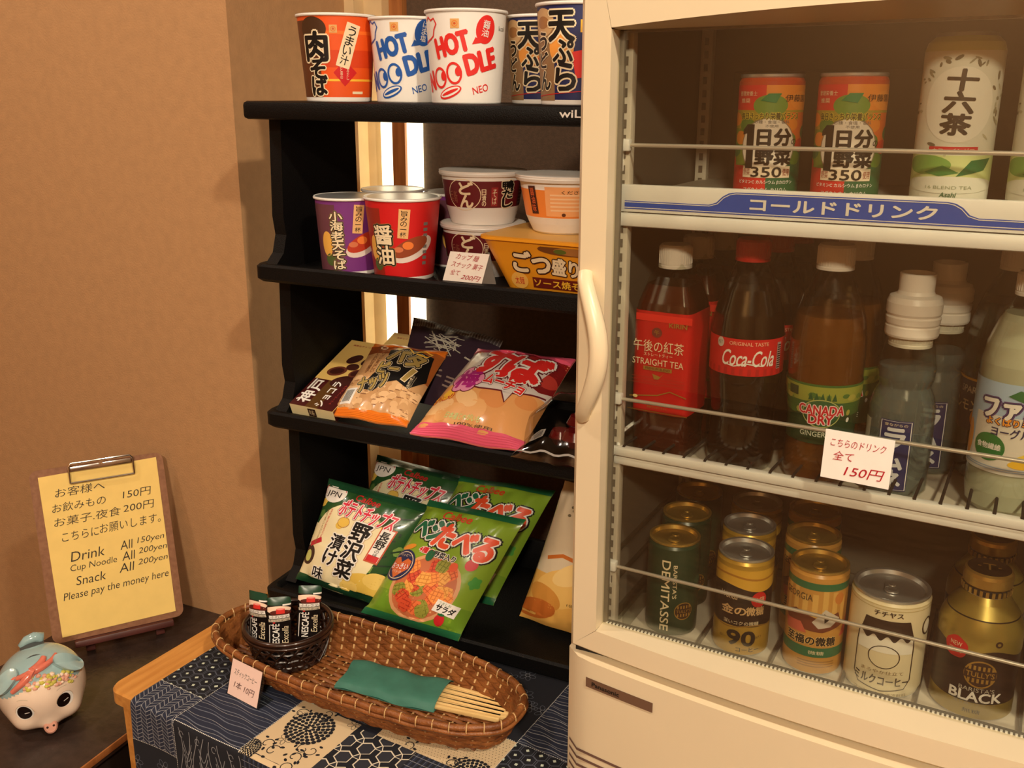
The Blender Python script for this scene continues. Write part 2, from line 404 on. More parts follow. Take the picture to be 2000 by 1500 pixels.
def floral(x0, y0, x1, y1):
    it = R(x0, y0, x1, y1, IND2, 1); rnd = random.Random(3)
    for i in range(14):
        cx, cy = rnd.uniform(x0, x1), rnd.uniform(y0, y1)
        for a in range(6): it += ring(cx+7*math.cos(a*1.05), cy+7*math.sin(a*1.05), 4.4, 3, .5, LN2, 2, 10, rot=a*60)
        it += ring(cx, cy, 3, 3, .5, LN, 2, 8)
    patch(it, x0, y0, x1, y1)
def mum(cx, cy, r):
    it = E(cx, cy, r*.95, r*.95, ink((224, 204, 168), .9), 2)
    for k in range(5):
        rr = r*(.2+.2*k); n = 8+5*k
        for i in range(n):
            a = 2*PI*(i+.5*(k % 2))/n; it += E(cx+rr*math.cos(a), cy+rr*math.sin(a), r*.105, r*.075*(1+.12*k), DKB, 3, 8, math.degrees(a))
    return it
def scrolls(x0, y0, x1, y1, mums, seed, dots=False):
    it = R(x0, y0, x1, y1, BEI, 1); rnd = random.Random(seed)
    if dots:
        for i in range(int((x1-x0)/4)):
            for j in range(int((y1-y0)/4)): it += E(x0+i*4+2*(j % 2), y0+j*4, .5, .5, DKB, 1.5, 5)
    for i in range(10):
        cx, cy = rnd.uniform(x0, x1), rnd.uniform(y0, y1); a0 = rnd.uniform(0, 360)
        it += S([(cx+(9-.022*t_)*math.cos(math.radians(a0+t_)), cy+(9-.022*t_)*math.sin(math.radians(a0+t_))) for t_ in range(0, 330, 24)], 1.1, DKB, 2)
        for q in range(4):
            a = math.radians(a0+q*70); it += E(cx+11*math.cos(a), cy+11*math.sin(a), 2.6, 1.6, DKB, 2.2, 8, rnd.uniform(0, 180))
    for i in range(4):
        cx, cy = rnd.uniform(x0, x1), rnd.uniform(y0, y1)
        for a in range(5): it += ring(cx+5*math.cos(a*1.25), cy+5*math.sin(a*1.25), 4, 2.4, .6, DKB, 2.4, 9, rot=a*72)
    for m_ in mums: it += mum(*m_)
    patch(it, x0, y0, x1, y1)
def ykikko(x0, y0, x1, y1):
    it = R(x0, y0, x1, y1, ink((40, 42, 52), .9), 1); p = 27
    for j in range(-1, int((y1-y0)/23.4)+2):
        for i in range(-1, int((x1-x0)/p)+2):
            cx = x0+i*p+(p/2 if j % 2 else 0)+4; cy = y0+j*23.4+6
            for a in (90, 210, 330):
                e_ = (cx+13.2*math.cos(math.radians(a)), cy+13.2*math.sin(math.radians(a)))
                it += S([(cx, cy), e_], 10.2, ink((226, 214, 192), .9), 2)
            for a in (90, 210, 330):
                e_ = (cx+12.0*math.cos(math.radians(a)), cy+12.0*math.sin(math.radians(a)))
                it += S([(cx, cy), e_], 7.4, DKB, 3)
    patch(it, x0, y0, x1, y1)
def plaid(x0, y0, x1, y1):
    it = R(x0, y0, x1, y1, IND, 1)
    for k in range(int((x1-x0)/7)+1): it += R(x0+k*7, y0, x0+k*7+2.4, y1, IND2, 2)+R(x0+k*7+4, y0, x0+k*7+4.4, y1, LN2, 2)
    for k in range(int((y1-y0)/9)+1): it += R(x0, y0+k*9, x1, y0+k*9+.6, LN, 3)
    patch(it, x0, y0, x1, y1)
hexes(50, 42, 125, 306); braid(50, -50, 125, 42); floral(50, -250, 125, -50)
stripes(125, 2, 230, 102); waves(125, -250, 235, 2)
hexes(125, 102, 260, 306); floral(260, 102, 345, 306)
scrolls(230, 0, 319, 104, [(272, 66, 27), (236, 8, 13)], 5); plaid(235, -250, 319, 0)
ykikko(319, -12, 402, 96); plaid(402, 0, 488, 96); scrolls(345, 96, 490, 168, [(474, 96, 22)], 11, True); floral(319, -250, 402, -12); stripes(402, -250, 488, 0)
floral(345, 168, 488, 306); stripes(490, 168, 559, 306, LN); hexes(490, -20, 559, 168); stripes(488, -250, 559, -20)
stitch(50, 42, 125, 42); stitch(125, -250, 125, 306); stitch(125, 2, 235, 2); stitch(230, 0, 230, 104); stitch(490, 0, 490, 306); stitch(490, 168, 559, 168); stitch(50, -50, 125, -50); stitch(345, 168, 488, 168)
mb.build('tablecloth', label='indigo patchwork cloth spread over the wooden table under the long basket', cat='tablecloth')

# ---------------------------------------------------------------- black plastic rack
XL, XR = -.82, -.318
t = thing('storage_rack', 'black plastic four-tier rack holding noodles and snacks', 'rack', (-.57, 1.09, .597))
def L3(x, y, z): return (x+.57, y-1.09, z-.597)
mb = MB().box(L3(XL, .985, 1.266), L3(XR, 1.215, 1.288), 'black_plastic', .005)
mb.art(T('wiL', 0, 0, 25, 8, WHT, 2, bold=.03), plane_surf(L3(-.379, .9848, 1.2795), (1, 0, 0), (0, 0, 1)))
mb.build('top_shelf', t)
for z0, yf, hh in ((1.060, .985, .023), (.856, .985, .023), (.5972, .958, .024)):
    mb = MB(); n = 7
    def loop(ins, z):
        return [L3(x, y, z) for x, y in rrect(XL+ins, yf+ins, XR-ins, 1.21-ins, .012)]
    loops = [loop(.004, z0), loop(0, z0+.004), loop(0, z0+hh-.003), loop(.003, z0+hh), loop(.009, z0+hh), loop(.012, z0+hh-.004), loop(.014, z0+hh-.009)]
    N = len(loops[0]); vs = sum(loops, [])
    fs = [(j*N+i, j*N+(i+1) % N, (j+1)*N+(i+1) % N, (j+1)*N+i) for j in range(len(loops)-1) for i in range(N)]
    fs += [tuple(range(N))[::-1], tuple((len(loops)-1)*N+i for i in range(N))]
    mb.add(vs, fs, 'black_plastic'); mb.build('tray', t)
for sx, x0 in ((1, -.808), (-1, XR-.012)):
    mb = MB(); prof = [(1.018, 1.268), (1.195, 1.268), (1.195, .60), (1.0, .60), (.992, .635), (1.018, .66)]
    prof = []
    for zt, zb in ((1.268, 1.083), (1.06, .879), (.856, .6215)):
        prof += [(1.022, zt), (1.016, zb+.06), (1.02, zb+.035), (1.012, zb+.012), (.992, zb-.004)]
    poly = prof+[(1.03, .60), (1.192, .60), (1.192, 1.268)]
    vs = [L3(x0, y, z) for y, z in poly]+[L3(x0+.018*sx if sx > 0 else x0-.006, y, z) for y, z in poly]; k = len(poly)
    mb.add(vs, [tuple(range(k)), tuple(range(2*k-1, k-1, -1))]+[(i, k+i, k+(i+1) % k, (i+1) % k) for i in range(k)], 'black_plastic')
    mb.build('side_panel', t, angle=25)
MB().box(L3(-.80, 1.188, .60), L3(XR-.015, 1.196, .66), 'black_plastic', .001).build('back_rail', t)

# ---------------------------------------------------------------- cups
def face(x, y): return math.atan2(-x, y)
def cup(name, label, group, loc, rot, rb, rt, h, base, items, tip=WHT, lidm='paper_white', bands=True):
    t = thing(name, label, 'instant noodles', loc, rot, group)
    rb, rt, h = rb*1000, rt*1000, h*1000
    prof = [(0, .6), (rb-3, .6), (rb-2.6, 0), (rb-.6, 0), (rb, 1), (rb+(rt-rb)*.05, h*.05), (rt-.6, h-5), (rt-.2, h-4)]
    prof += [(rt+1.2, h-3.4), (rt+1.7, h-2), (rt+1.2, h-.6), (rt+.2, h-.2), (rt-1, h-.6)]
    prof = [(a/1000, b/1000) for a, b in prof]
    mb = MB().lathe(prof, [tip]*5+[base]+[base]+[tip]*5, 96)
    rf = interp([(rb/1000, 0), (rt/1000-.0005, h/1000-.004)]); rref = (rb+rt)/2000
    mb.art(items, cyl_surf(rf, rref), .001, .0035)
    mb.build('body', t)
    MB().lathe([(0, h/1000-.0012), (rt/1000-.003, h/1000-.001), (rt/1000-.0005, h/1000-.0005), (rt/1000+.0012, h/1000-.0002)], lidm, 48).build('lid', t)
    return t
ORG = ink((232, 88, 26)); DRK = ink((52, 28, 18)); YEL = ink((250, 196, 60)); BLU = ink((28, 88, 172)); TOM = ink((224, 44, 40)); PUR = ink((120, 52, 128)); GRN = ink((40, 110, 60)); TAN = ink((222, 170, 104)); GREY = ink((120, 116, 112)); BRN = ink((96, 52, 28))
OUTL = [(.035, CRM)]
def logo(x, y, s_=9): return R(x-s_/2, y-s_/2, x+s_/2, y+s_/2, TAN, 2)+ring(x, y, s_*.3, s_*.3, .8, ink((230, 130, 50)), 3, 14)+E(x, y, s_*.15, s_*.13, ink((206, 90, 40)), 3, 10)
it = R(-66, 5, -22, 94, BRN, .5)+E(-30, 84, 18, 14, ink((70, 44, 24)), 1)+R(-24, 24, 60, 26.5, YEL, 1)+R(-24, 40, 60, 60, ink((214, 66, 20)), .8)+R(-24, 78, 60, 82, ink((244, 118, 40)), .8)
it += T('肉', -27, 64, 30, 33, BLK, 3, 0, .05, 0, [(.05, CRM)])+T('そ', -27, 38, 21, 21, BLK, 3, 0, .05, 0, [(.05, CRM)])+T('ば', -26, 19, 23, 23, BLK, 3, 0, .05, 0, [(.05, CRM)])
it += RR(13, 65, 17, 52, -17, CRM, 2)+TV('うまい汁', 13, 65, 10, 46, BLK, 3, -17, .01)+P([(-6, 34), (8, 48), (24, 34), (8, 18)], RED, 1.6)+TV('豚と鶏の', 4, 35, 3, 17, CRM, 2)+TV('旨みだし', 12, 34, 3, 17, CRM, 2)+logo(-4, 84)+R(18, 9, 34, 12, CRM, 1)
cup('noodle_cup', 'orange noodle cup with black brush lettering at the left end of the top shelf', 'noodle cups on the top shelf', (-.721, 1.055, 1.2882), face(-.721, 1.055), .0405, .0483, .1025, ORG, it)
def hot(c1):
    it = logo(-10, 86, 10)+T('HOT', -15, 64, 41, 21, c1, 3, 14, .11)+T('DLE', 20, 46, 37, 21, c1, 3, 15, .11)
    it += ring(-12, 33, 8.5, 11, 2.6, c1, 3, 24, rot=10)+ring(-31, 28, 8, 10.5, 2.6, c1, 3, 24, rot=10)+E(-7, 35, 3.6, 5, c1, 3.5)+E(-26, 30, 3.4, 5, c1, 3.5)
    it += T('N', -48, 24, 12, 20, c1, 3, 14, .1)
    it += E(-18, 12, 15.5, 6, c1, 2, 30, 20)+E(-18, 12.4, 13.4, 4.2, WHT, 3, 30, 20)+E(-18, 12.4, 11.6, 1.8, c1, 4, 30, 20)
    it += T('NEO', 20, 16, 20, 8, c1, 3, 14, .01)
    it += E(25, 80, 11.5, 15.5, c1, 2, 30, -12)+P([(13, 72), (9, 64), (21, 66)], c1, 2)
    it += S([(-62, 66), (-46, 70), (-40, 73), (-38, 80), (-34, 86), (-38, 92), (-44, 90), (-50, 94), (-56, 90)], 2, c1, 2)
    return it
it = hot(BLU)+TV('はま塩', 25, 81, 7, 23, WHT, 4, -12, .01)+T('kcal', 50, 82, 12, 5, GREY, 2)+T('熱湯', 50, 76, 11, 5, GREY, 2)
cup('noodle_cup', 'white noodle cup with blue lettering on the top shelf', 'noodle cups on the top shelf', (-.632, 1.075, 1.2882), face(-.632, 1.075)-.1, .0382, .0455, .0985, WHT, it)
it = hot(TOM)+TV('醤油', 25, 81, 8.5, 18, WHT, 4, -12, .01)+T('kcal', 50, 82, 12, 5, GREY, 2)
cup('noodle_cup', 'white noodle cup with red lettering on the top shelf', 'noodle cups on the top shelf', (-.536, 1.048, 1.2882), face(-.536, 1.048)-.06, .041, .0472, .1025, WHT, it)
TN = ink((34, 40, 92))
it = R(-70, 4, -6, 92, ink((150, 116, 80)), .5, )+E(-22, 80, 16, 14, ink((206, 168, 120)), 1)+E(-22, 80, 10, 6, ink((168, 118, 70)), 1.2)+E(2, 56, 14, 16, ink((240, 160, 70)), .9)+RR(24, 40, 16, 26, 10, TOM, 1)+R(22, 70, 32, 82, YEL, 1)
it += T('天', 2, 76, 28, 28, BLK, 3, 0, .05, 0, [(.05, CRM)])+T('ぷ', 4, 52, 22, 22, BLK, 3, 0, .04, 0, [(.05, CRM)])+T('ら', 7, 28, 22, 27, BLK, 3, 0, .04, 0, [(.05, CRM)])
it += T('う', -22, 62, 13, 17, BLK, 3, 0, .04, 0, [(.05, CRM)])+T('ど', -22, 44, 15, 15, BLK, 3, 0, .04, 0, [(.05, CRM)])+T('ん', -20, 24, 17, 18, BLK, 3, 0, .04, 0, [(.05, CRM)])+S([(-40, 8), (30, 14)], .8, RED, 2)
c1 = cup('noodle_cup', 'navy udon cup with brush lettering, standing half behind the taller navy cup', 'noodle cups on the top shelf', (-.465, 1.115, 1.2882), face(-.465, 1.115)-.5, .0385, .0452, .1, TN, it)
c2 = copy_tree(c1); c2.location = (-.394, 1.045, 1.2882); c2.scale = (1.06,)*3; c2.rotation_euler = (0, 0, face(-.39, 1.045)-.5); c2['label'] = 'navy udon cup at the right end of the top shelf, touching the cooler'
# second tray
T2 = 1.0741
def soba(base, title, tcol, bowlc, dark):
    it = R(-66, 3, -14, 90, dark, .5)+E(26, 40, 30, 13, ink((228, 214, 206)), 1, rot=24)+E(23, 43, 25, 10, bowlc, 1.5, rot=24)+E(20, 45, 7, 5, ink((240, 130, 60)), 2)+E(8, 40, 6, 3.5, ink((212, 120, 80)), 2)+E(-28, 40, 9, 16, ink((232, 176, 80)), 1)+E(-24, 20, 8, 8, ink((78, 96, 50)), 1)
    it += RR(15, 72, 13, 36, -5, ink((232, 182, 122)), 2)+TV('旨みの一杯', 15, 72, 7.5, 33, BLK, 3, -5, .0)
    n = len(title); it += TV(title, -12, 45, 17 if n > 3 else 25, 74 if n > 3 else 50, CRM, 3, 2, .03, [(.06, BLK), (.09, ink((150, 120, 70)))])
    return it
film = ink((225, 222, 216), .2)
p1 = cup('noodle_cup', 'purple soba cup with white vertical lettering on the second tray', 'noodle cups on the second tray', (-.706, 1.042, T2), face(-.702, 1.03)-.08, .0362, .0425, .0985, PUR, soba(PUR, '小海老天そば', CRM, ink((190, 60, 36)), ink((104, 60, 72))), lidm='silver')
cup('noodle_cup', 'red soy sauce ramen cup with white vertical lettering on the second tray', 'noodle cups on the second tray', (-.624, 1.042, T2), face(-.613, 1.02)-.34, .0375, .0478, .1022, ink((206, 28, 30)), soba(RED, '醤油', CRM, ink((150, 70, 40)), ink((150, 40, 26)))+sum([R(40, 20+7*k, 46, 24+7*k, GREY, 1) for k in range(8)], []), lidm='silver')
p2 = copy_tree(p1); p2.location = (-.704, 1.15, T2); p2.rotation_euler = (0, 0, .5); p2['label'] = 'purple noodle cup almost hidden behind the purple cup at the front'
p3 = copy_tree(p1); p3.location = (-.608, 1.158, T2); p3.rotation_euler = (0, 0, .9); p3['label'] = 'purple noodle cup peeking out behind the red cup'
def bowl(name, label, group, loc, rot, prof, base_ms, items, rf, rref, lid=True, lidm='paper_white'):
    t = thing(name, label, 'instant noodles', loc, rot, group)
    MB().lathe(prof, base_ms, 64).art(items, cyl_surf(rf, rref), .001, .0035).build('body', t)
    h = prof[-1][1]; r = prof[-1][0]
    MB().lathe([(0, h+.0006), (r-.002, h+.0006), (r+.0008, h+.0004), (r+.0008, h-.001)], lidm, 56).build('lid', t)
    return t
MAR = ink((104, 24, 32))
pr = [(0, .001), (.042, .001), (.043, 0), (.045, .004), (.0505, .021), (.056, .052), (.0565, .056), (.0595, .057), (.0605, .0595), (.0595, .062)]
it = ring(-26, 36, 24, 18, 1, CRM, 2, 30)+T('兵衛', -42, 33, 13, 14, ink((150, 90, 70)), 3)+TV('どん', -22, 36, 19, 30, CRM, 3, 0, .05)+TV('日清の', 2, 33, 5.5, 20, CRM, 3, 0, .02)+RR(16, 34, 9, 22, 0, ink((150, 40, 44)), 2)+TV('そば', 16, 34, 6, 18, CRM, 3)+TV('鴨だし', 36, 37, 18, 31, BLK, 3, 4, .05, [(.07, CRM)])+R(58, 22, 78, 50, ink((66, 26, 26)), 1)+sum([R(60, 25+4*k, 76, 26+4*k, GREY, 2) for k in range(6)], [])
rf = interp(pr[3:6])
mb_ms = [WHT]*3+[WHT, MAR]+[WHT]*4
d1 = bowl('noodle_bowl', 'maroon soba noodle bowl at the bottom of its stack behind the red price card', 'maroon soba bowls', (-.532, 1.113, T2), face(-.53, 1.1)+.05, pr, mb_ms, it, rf, .052)
d1.location.x -= .014; d1.scale = (.93, .93, 1.06); d2 = copy_tree(d1); d2.location = (-.545, 1.11, T2+.0668); d2.rotation_euler = (0, 0, face(-.53, 1.1)+.0); d2['label'] = 'maroon soba noodle bowl stacked on top of the other maroon bowl'
# big square yakisoba box and the orange bowl on it
t = thing('noodle_tray', 'square golden yakisoba noodle tub beneath the orange bowl on the second tray', 'instant noodles', (-.411, 1.062, T2), math.radians(-3))
mb = MB(); GOL = ink((238, 160, 34)); lo_ = rrect(-.052, -.052, .052, .052, .014); hi_ = rrect(-.078, -.074, .078, .074, .02); k = len(lo_)
lv = [[(x*.97, y*.97, 0) for x, y in lo_], [(x, y, .002) for x, y in lo_], [(x, y, .062) for x, y in hi_], [(x*1.05, y*1.05, .064) for x, y in hi_], [(x*1.05, y*1.05, .067) for x, y in hi_], [(x*.99, y*.99, .068) for x, y in hi_]]
for j in range(5): mb.add(lv[j]+lv[j+1], [(i, (i+1) % k, k+(i+1) % k, k+i) for i in range(k)], GOL)
mb.add(lv[0], [tuple(range(k))[::-1]], GOL); mb.add(lv[5], [tuple(range(k))], ink((226, 176, 92)))
sl = Vector((0, -.022, .060)).normalized()
sf = plane_surf(Vector((0, -.0527, .0022)), (1, 0, 0), sl)
it = T('ごつ', -12, 40, 46, 26, CRM, 3, -3, .06, 0, [(.06, ink((60, 26, 16)))])+T('盛り', 30, 37, 32, 21, CRM, 3, -4, .05, 0, [(.06, ink((60, 26, 16)))])+R(-14, 7, 60, 21, ink((112, 34, 24)), 1)+T('ソース焼そば', 23, 14, 70, 10, YEL, 3, -1, .03)+E(-31, 15, 11, 11, ink((246, 190, 90)), 2)+T('太麺', -31, 15, 12, 10, RED, 3)+R(50, 38, 62, 50, ink((40, 80, 90)), 2)+T('大盛', 56, 38, 14, 12, BLK, 3)+E(38, 59, 40, 7, ink((120, 70, 30)), 1)+E(44, 58, 26, 5, ink((176, 118, 60)), 1.5)+E(26, 57, 8, 3, ink((96, 110, 40)), 1.6)
mb.art(it, sf, .001, clip=(-.07, .001, .07, .062)); mb.build('tub', t)
OR2 = ink((240, 140, 60))
pr2 = [(0, .001), (.034, .001), (.0345, 0), (.037, .002), (.042, .012), (.0455, .020), (.052, .052), (.0535, .060), (.0575, .0605), (.059, .064), (.0585, .067)]
it = R(-16, 22, 60, 56, ink((246, 176, 116)), 1)+T('ください', 16, 50, 26, 4, BLK, 2)+sum([R(-10, 28+4.4*q, 44, 30+4.4*q, ink((250, 206, 160)), 2) for q in range(5)], [])+RR(-33, 40, 11, 32, 3, ink((70, 34, 24)), 2)+TV('醤油味', -33, 40, 6, 28, ink((236, 110, 60)), 3, 3)+E(6, 24, 2.5, 2, BRN, 2)
b = bowl('noodle_bowl', 'round orange and white noodle bowl on top of the golden tub', None, (-.416, 1.068, T2+.0682), face(-.38, 1.06)-.1, pr2, [WHT]*5+[OR2]+[WHT]*4, it, interp(pr2[5:8]), .049)
# price card on the second tray
t = thing('price_card', 'small white handwritten price card with red writing on the second tray of the rack', 'price card', (-.518, .998, 1.0828))
a0 = Vector((-.026, .0, 0)); ud = Vector((1, .02, 0)); vd = Vector((.16, .30, 1)).normalized()
SX = lambda o_, u_, v_: plane_surf(o_, u_, v_)
mb = MB(); n_ = ud.cross(vd).normalized()
q = [a0, a0+ud*.052, a0+ud*.052+vd*.036, a0+vd*.036]
mb.add([*q, *[p-n_*.0008 for p in q]], [(0, 1, 2, 3), (7, 6, 5, 4), (0, 4, 5, 1), (1, 5, 6, 2), (2, 6, 7, 3), (3, 7, 4, 0)], 'paper_white')
RP = ink((176, 30, 44))
mb.art(T('カップ 麺', 25, 30, 31, 7, RP, 2, -4, 0, .2)+T('スナック 菓子', 27, 20, 42, 7, RP, 2, -4, 0, .2)+T('全て', 14, 11, 13, 6.5, RP, 2, -4, 0, .2)+T('200円', 36, 5.5, 26, 6.5, RP, 2, -4, 0, .3), plane_surf(a0, ud, vd)); mb.build('card', t)
MB().add([(.026, .002, 0), (.042, .006, 0), (.030, .013, .036), (.029, .012, .036)], [(0, 1, 2, 3)], 'acrylic_smoke').add([(.026, .0035, 0), (.042, .0075, 0), (.030, .0145, .036), (.029, .0135, .036)], [(3, 2, 1, 0)], 'acrylic_smoke').build('stand', t)
# ---------------------------------------------------------------- snack boxes and bags on the third tray
def obox(name, label, group, FL, FR, BR, th, mats3, items_top, items_front, items_side):
    FL, FR, BR = Vector(FL), Vector(FR), Vector(BR); ux = (FR-FL); w = ux.length; ux.normalize(); vy = BR-FR; vy = (vy-ux*vy.dot(ux)); l = vy.length; vy.normalize(); n = ux.cross(vy)
    t = thing(name, label, 'snack box', FL-n*th, 0, group); o = n*th
    mb = MB(); c = [o*k+ux*a+vy*b for k in (0, 1) for a, b in ((0, 0), (w, 0), (w, l), (0, l))]
    for f, m in (((0, 3, 2, 1), mats3[0]), ((4, 5, 6, 7), mats3[0]), ((0, 1, 5, 4), mats3[1]), ((1, 2, 6, 5), mats3[2]), ((2, 3, 7, 6), mats3[1]), ((3, 0, 4, 7), mats3[2])): mb.add(c, [f], m)
    mb.art(items_top, plane_surf(o, ux, vy)); mb.art(items_front, plane_surf(Vector(), ux, n)); mb.art(items_side, plane_surf(ux*w, vy, n)); mb.build('carton', t, flatshade=True); return t
CHO = ink((70, 18, 16)); OCH = ink((226, 190, 110)); CHC = ink((62, 24, 18)); CHC2 = ink((104, 52, 36))
it = R(0, 0, 72, 62, CHO, 1)+R(26, 0, 46, 62, ink((90, 58, 20)), 1.2)+T('神戸', 15, 34, 52, 23, WHT, 3, 90, .03)+T('ショコラ', 44, 33, 56, 13, WHT, 3, 90, .03)+T('クリーミーショコラ', 59, 34, 44, 4, ink((190, 70, 60)), 3, 90)+E(46, 64, 18, 12, CHC, 1.6, rot=30)
it += E(24, 84, 15, 11, CHC2, 2, rot=20)+E(24, 84, 11, 7, CHC, 2.5, rot=20)+E(56, 86, 12, 9, CHC2, 2, rot=40)+E(56, 86, 9, 6, CHC, 2.5, rot=40)+E(34, 116, 13, 9, CHC, 2, rot=50)+E(60, 118, 15, 9, CHC, 2, rot=50)+E(42, 98, 10, 8, CHC, 2.2)+T('濃厚なチョコの味わい', 36, 148, 50, 4, ink((176, 60, 50)), 2)
b1 = obox('chocolate_box', 'dark red and gold chocolate box lying at the front left of the third tray', 'chocolate boxes', (-.787, 1.0, .890), (-.714, .998, .889), (-.716, 1.148, .945), .018, [OCH, ink((240, 226, 176)), CHO], it, RR(36, 9, 13, 13, 0, DRK, 1)+T('味', 36, 9, 9, 9, ink((210, 190, 150)), 2), RR(40, 9, 16, 6, 0, ink((150, 110, 90)), 1))
b2 = copy_tree(b1); b2.location = Vector(b1.location)+Vector((.050, .040, .008)); b2['label'] = 'chocolate box tucked behind and above the other chocolate box'

def bag(name, label, cat, group, BL, BR, TR, TL, B, base, items, H, seal=None, sealw=.055, wr=.0015, seed=1, back=.6, film=None, extra=None):
    BL, BR, TR, TL = map(Vector, (BL, BR, TR, TL)); org = (BL+BR)/2
    ux = ((BR-BL)+(TR-TL)).normalized(); vy = ((TL-BL)+(TR-BR)).normalized(); n = ux.cross(vy).normalized()
    def surf(u, v, off, sgn=1, bb=1):
        s_, t_ = u/100, v/H; ss = 2*s_-1; tt = 2*t_-1
        e = max(0, 1-abs(tt)**3.2)**.75
        b = B*bb*max(0, 1-abs(ss)**2.6)**.72*e
        pin = 1-.035*e
        sp = .5+(s_-.5)*pin
        p = BL*(1-sp)*(1-t_)+BR*sp*(1-t_)+TR*sp*t_+TL*(1-sp)*t_
        edge = max(0, 1-min(t_, 1-t_)/.28)
        w_ = wr*(math.sin(s_*34+seed)*edge+.8*noise.noise(Vector((s_*5+seed, t_*5, seed)))*(1-abs(ss)**4))
        if t_ < .07 or t_ > .93: w_ = wr*1.3*math.sin(s_*11+seed*2)
        return p-org+n*(sgn*(b)+w_+off)
    t = thing(name, label, cat, org, 0, group)
    mb = MB(); NU, NV = 36, 40
    mb.grid(lambda a, b: surf(a*100, b*H, 0), NU, NV, base)
    mb.grid(lambda a, b: surf(a*100, b*H, -.0006, -1, back), NU, NV, base, True)
    mb.art(items, surf, 1, 100/NU, H/NV, clip=(0, 0, 100, H), lo=.00022)
    mb.build('pouch', t, angle=60)
    if seal:
        for nm, lo_, hi_ in (('bottom_seal', 0, sealw*H), ('top_seal', H-sealw*H, H)):
            m2 = MB(); m2.grid(lambda a, b: surf(a*100, lo_+(hi_-lo_)*b, .0009), 36, 3, seal).grid(lambda a, b: surf(a*100, lo_+(hi_-lo_)*b, -.0015), 36, 3, seal, True)
            m2.art(sum([R(0, lo_+(hi_-lo_)*(k+.2)/6, 100, lo_+(hi_-lo_)*(k+.45)/6, seal, 6) for k in range(5)], []), surf, 1, 5, lo=.0003); m2.build(nm, t, angle=60)
    return t
NUT = foil((206, 158, 108)); rnd = random.Random(4)
it = R(0, 0, 100, 115, NUT, .2)+R(0, 92, 100, 115, foil((150, 78, 40)), .6)+R(60, 60, 100, 112, foil((176, 98, 44)), .7)
for i in range(95):
    x, y = rnd.uniform(3, 97), rnd.uniform(7, 52); it += E(x, y, rnd.uniform(4.5, 6.5), rnd.uniform(3.5, 5), ink([(222, 178, 128), (204, 158, 108), (232, 190, 140)][i % 3]), 1+i*.004, 12, rnd.uniform(0, 180))+E(x, y-4, 3.4, .7, ink((140, 92, 56)), 1.002+i*.004, 6)
it += P([(34, 98), (60, 106), (92, 98), (98, 62), (84, 44), (66, 52), (54, 46), (44, 32), (24, 34), (32, 56), (40, 72)], BLK, 2)
KIN = ink((176, 150, 84))
it += T('バタ', 62, 88, 46, 22, KIN, 3, -10, .07, 0, [(.05, BLK), (.08, CRM)])+RR(77, 63, 8, 22, -20, CRM, 2.6)+RR(77, 63, 6, 20, -20, KIN, 3)+T('ピー', 48, 68, 26, 17, KIN, 3, 0, .06, 0, [(.06, BLK), (.09, CRM)])+T('ナッツ', 38, 44, 36, 22, KIN, 3, 22, .06, 0, [(.06, BLK), (.09, CRM)])
it += S([(46, 103), (56, 106), (66, 98), (78, 106), (88, 102), (84, 96), (70, 97)], 2.4, YEL, 4)+E(44, 103, 4, 3, ink((250, 230, 150)), 4)+T('香ばしく', 84, 54, 6, 22, CRM, 4)+RR(14, 24, 16, 22, 0, WHT, 2)+sum([R(8+q*1.7, 16, 8.8+q*1.7, 32, BLK, 3) for q in range(7)], [])+TV('でん六の豆菓子', 20, 78, 6, 40, ink((120, 72, 40)), 2)+TV('カリッと香ばしい', 28, 78, 5, 40, ink((120, 72, 40)), 2)+ring(22, 103, 4, 3, 1.4, CRM, 3)
bag('snack_bag', 'brown and orange bag of butter peanuts lying beside the chocolate box', 'snack bag', None, (-.721, 1.0, .884), (-.601, 1.0, .884), (-.606, 1.125, .953), (-.726, 1.125, .953), .016, NUT, it, 115, foil((234, 128, 36)), .075, .0012, 2)
PLM = foil((232, 168, 104)); PNK = ink((236, 150, 190)); RDB = foil((150, 30, 34))
rnd = random.Random(9)
it = R(0, 0, 100, 90, PLM, .2)+R(0, 44, 100, 90, foil((222, 210, 200)), .5)+R(52, 66, 100, 90, RDB, .8)+E(88, 64, 18, 16, ink((130, 26, 26)), 1)+E(92, 60, 8, 6, ink((190, 60, 50)), 1.3)+R(20, 78, 60, 90, ink((196, 50, 44)), .7)
for i in range(9): it += E(rnd.uniform(10, 96), rnd.uniform(10, 40), rnd.uniform(9, 15), rnd.uniform(5, 9), ink([(240, 180, 112), (226, 150, 84), (246, 200, 140)][i % 3]), .9+i*.01, 20, rnd.uniform(-30, 30))
it += P([(16, 44), (40, 40), (62, 40), (70, 31), (72, 40), (98, 46), (84, 50), (92, 74), (60, 76), (24, 84), (18, 62)], ink((214, 206, 200)), 1.8)+S([(16, 44), (40, 40), (62, 40), (70, 31), (72, 40), (98, 46)], 1.4, MAR, 2.2)
it += T('す', 36, 69, 28, 30, TOM, 4, -14, .07, 0, [(.05, WHT), (.09, MAR)])+T('ば', 70, 66, 36, 26, TOM, 4, -6, .07, 0, [(.05, WHT), (.09, MAR)])+T('っぱ', 62, 56, 34, 10, TOM, 4.2, -4, .05, 0, [(.05, WHT)])+T('ムーチョ', 60, 47, 40, 8, TOM, 4.2, -8, .06, 0, [(.06, WHT), (.1, MAR)])
for k in range(6): it += E(24+9*math.cos(k*1.047), 48+8*math.sin(k*1.047), 7, 6.5, MAR, 3)
for k in range(6): it += E(24+9*math.cos(k*1.047), 48+8*math.sin(k*1.047), 6.2, 5.7, PNK, 3.1)
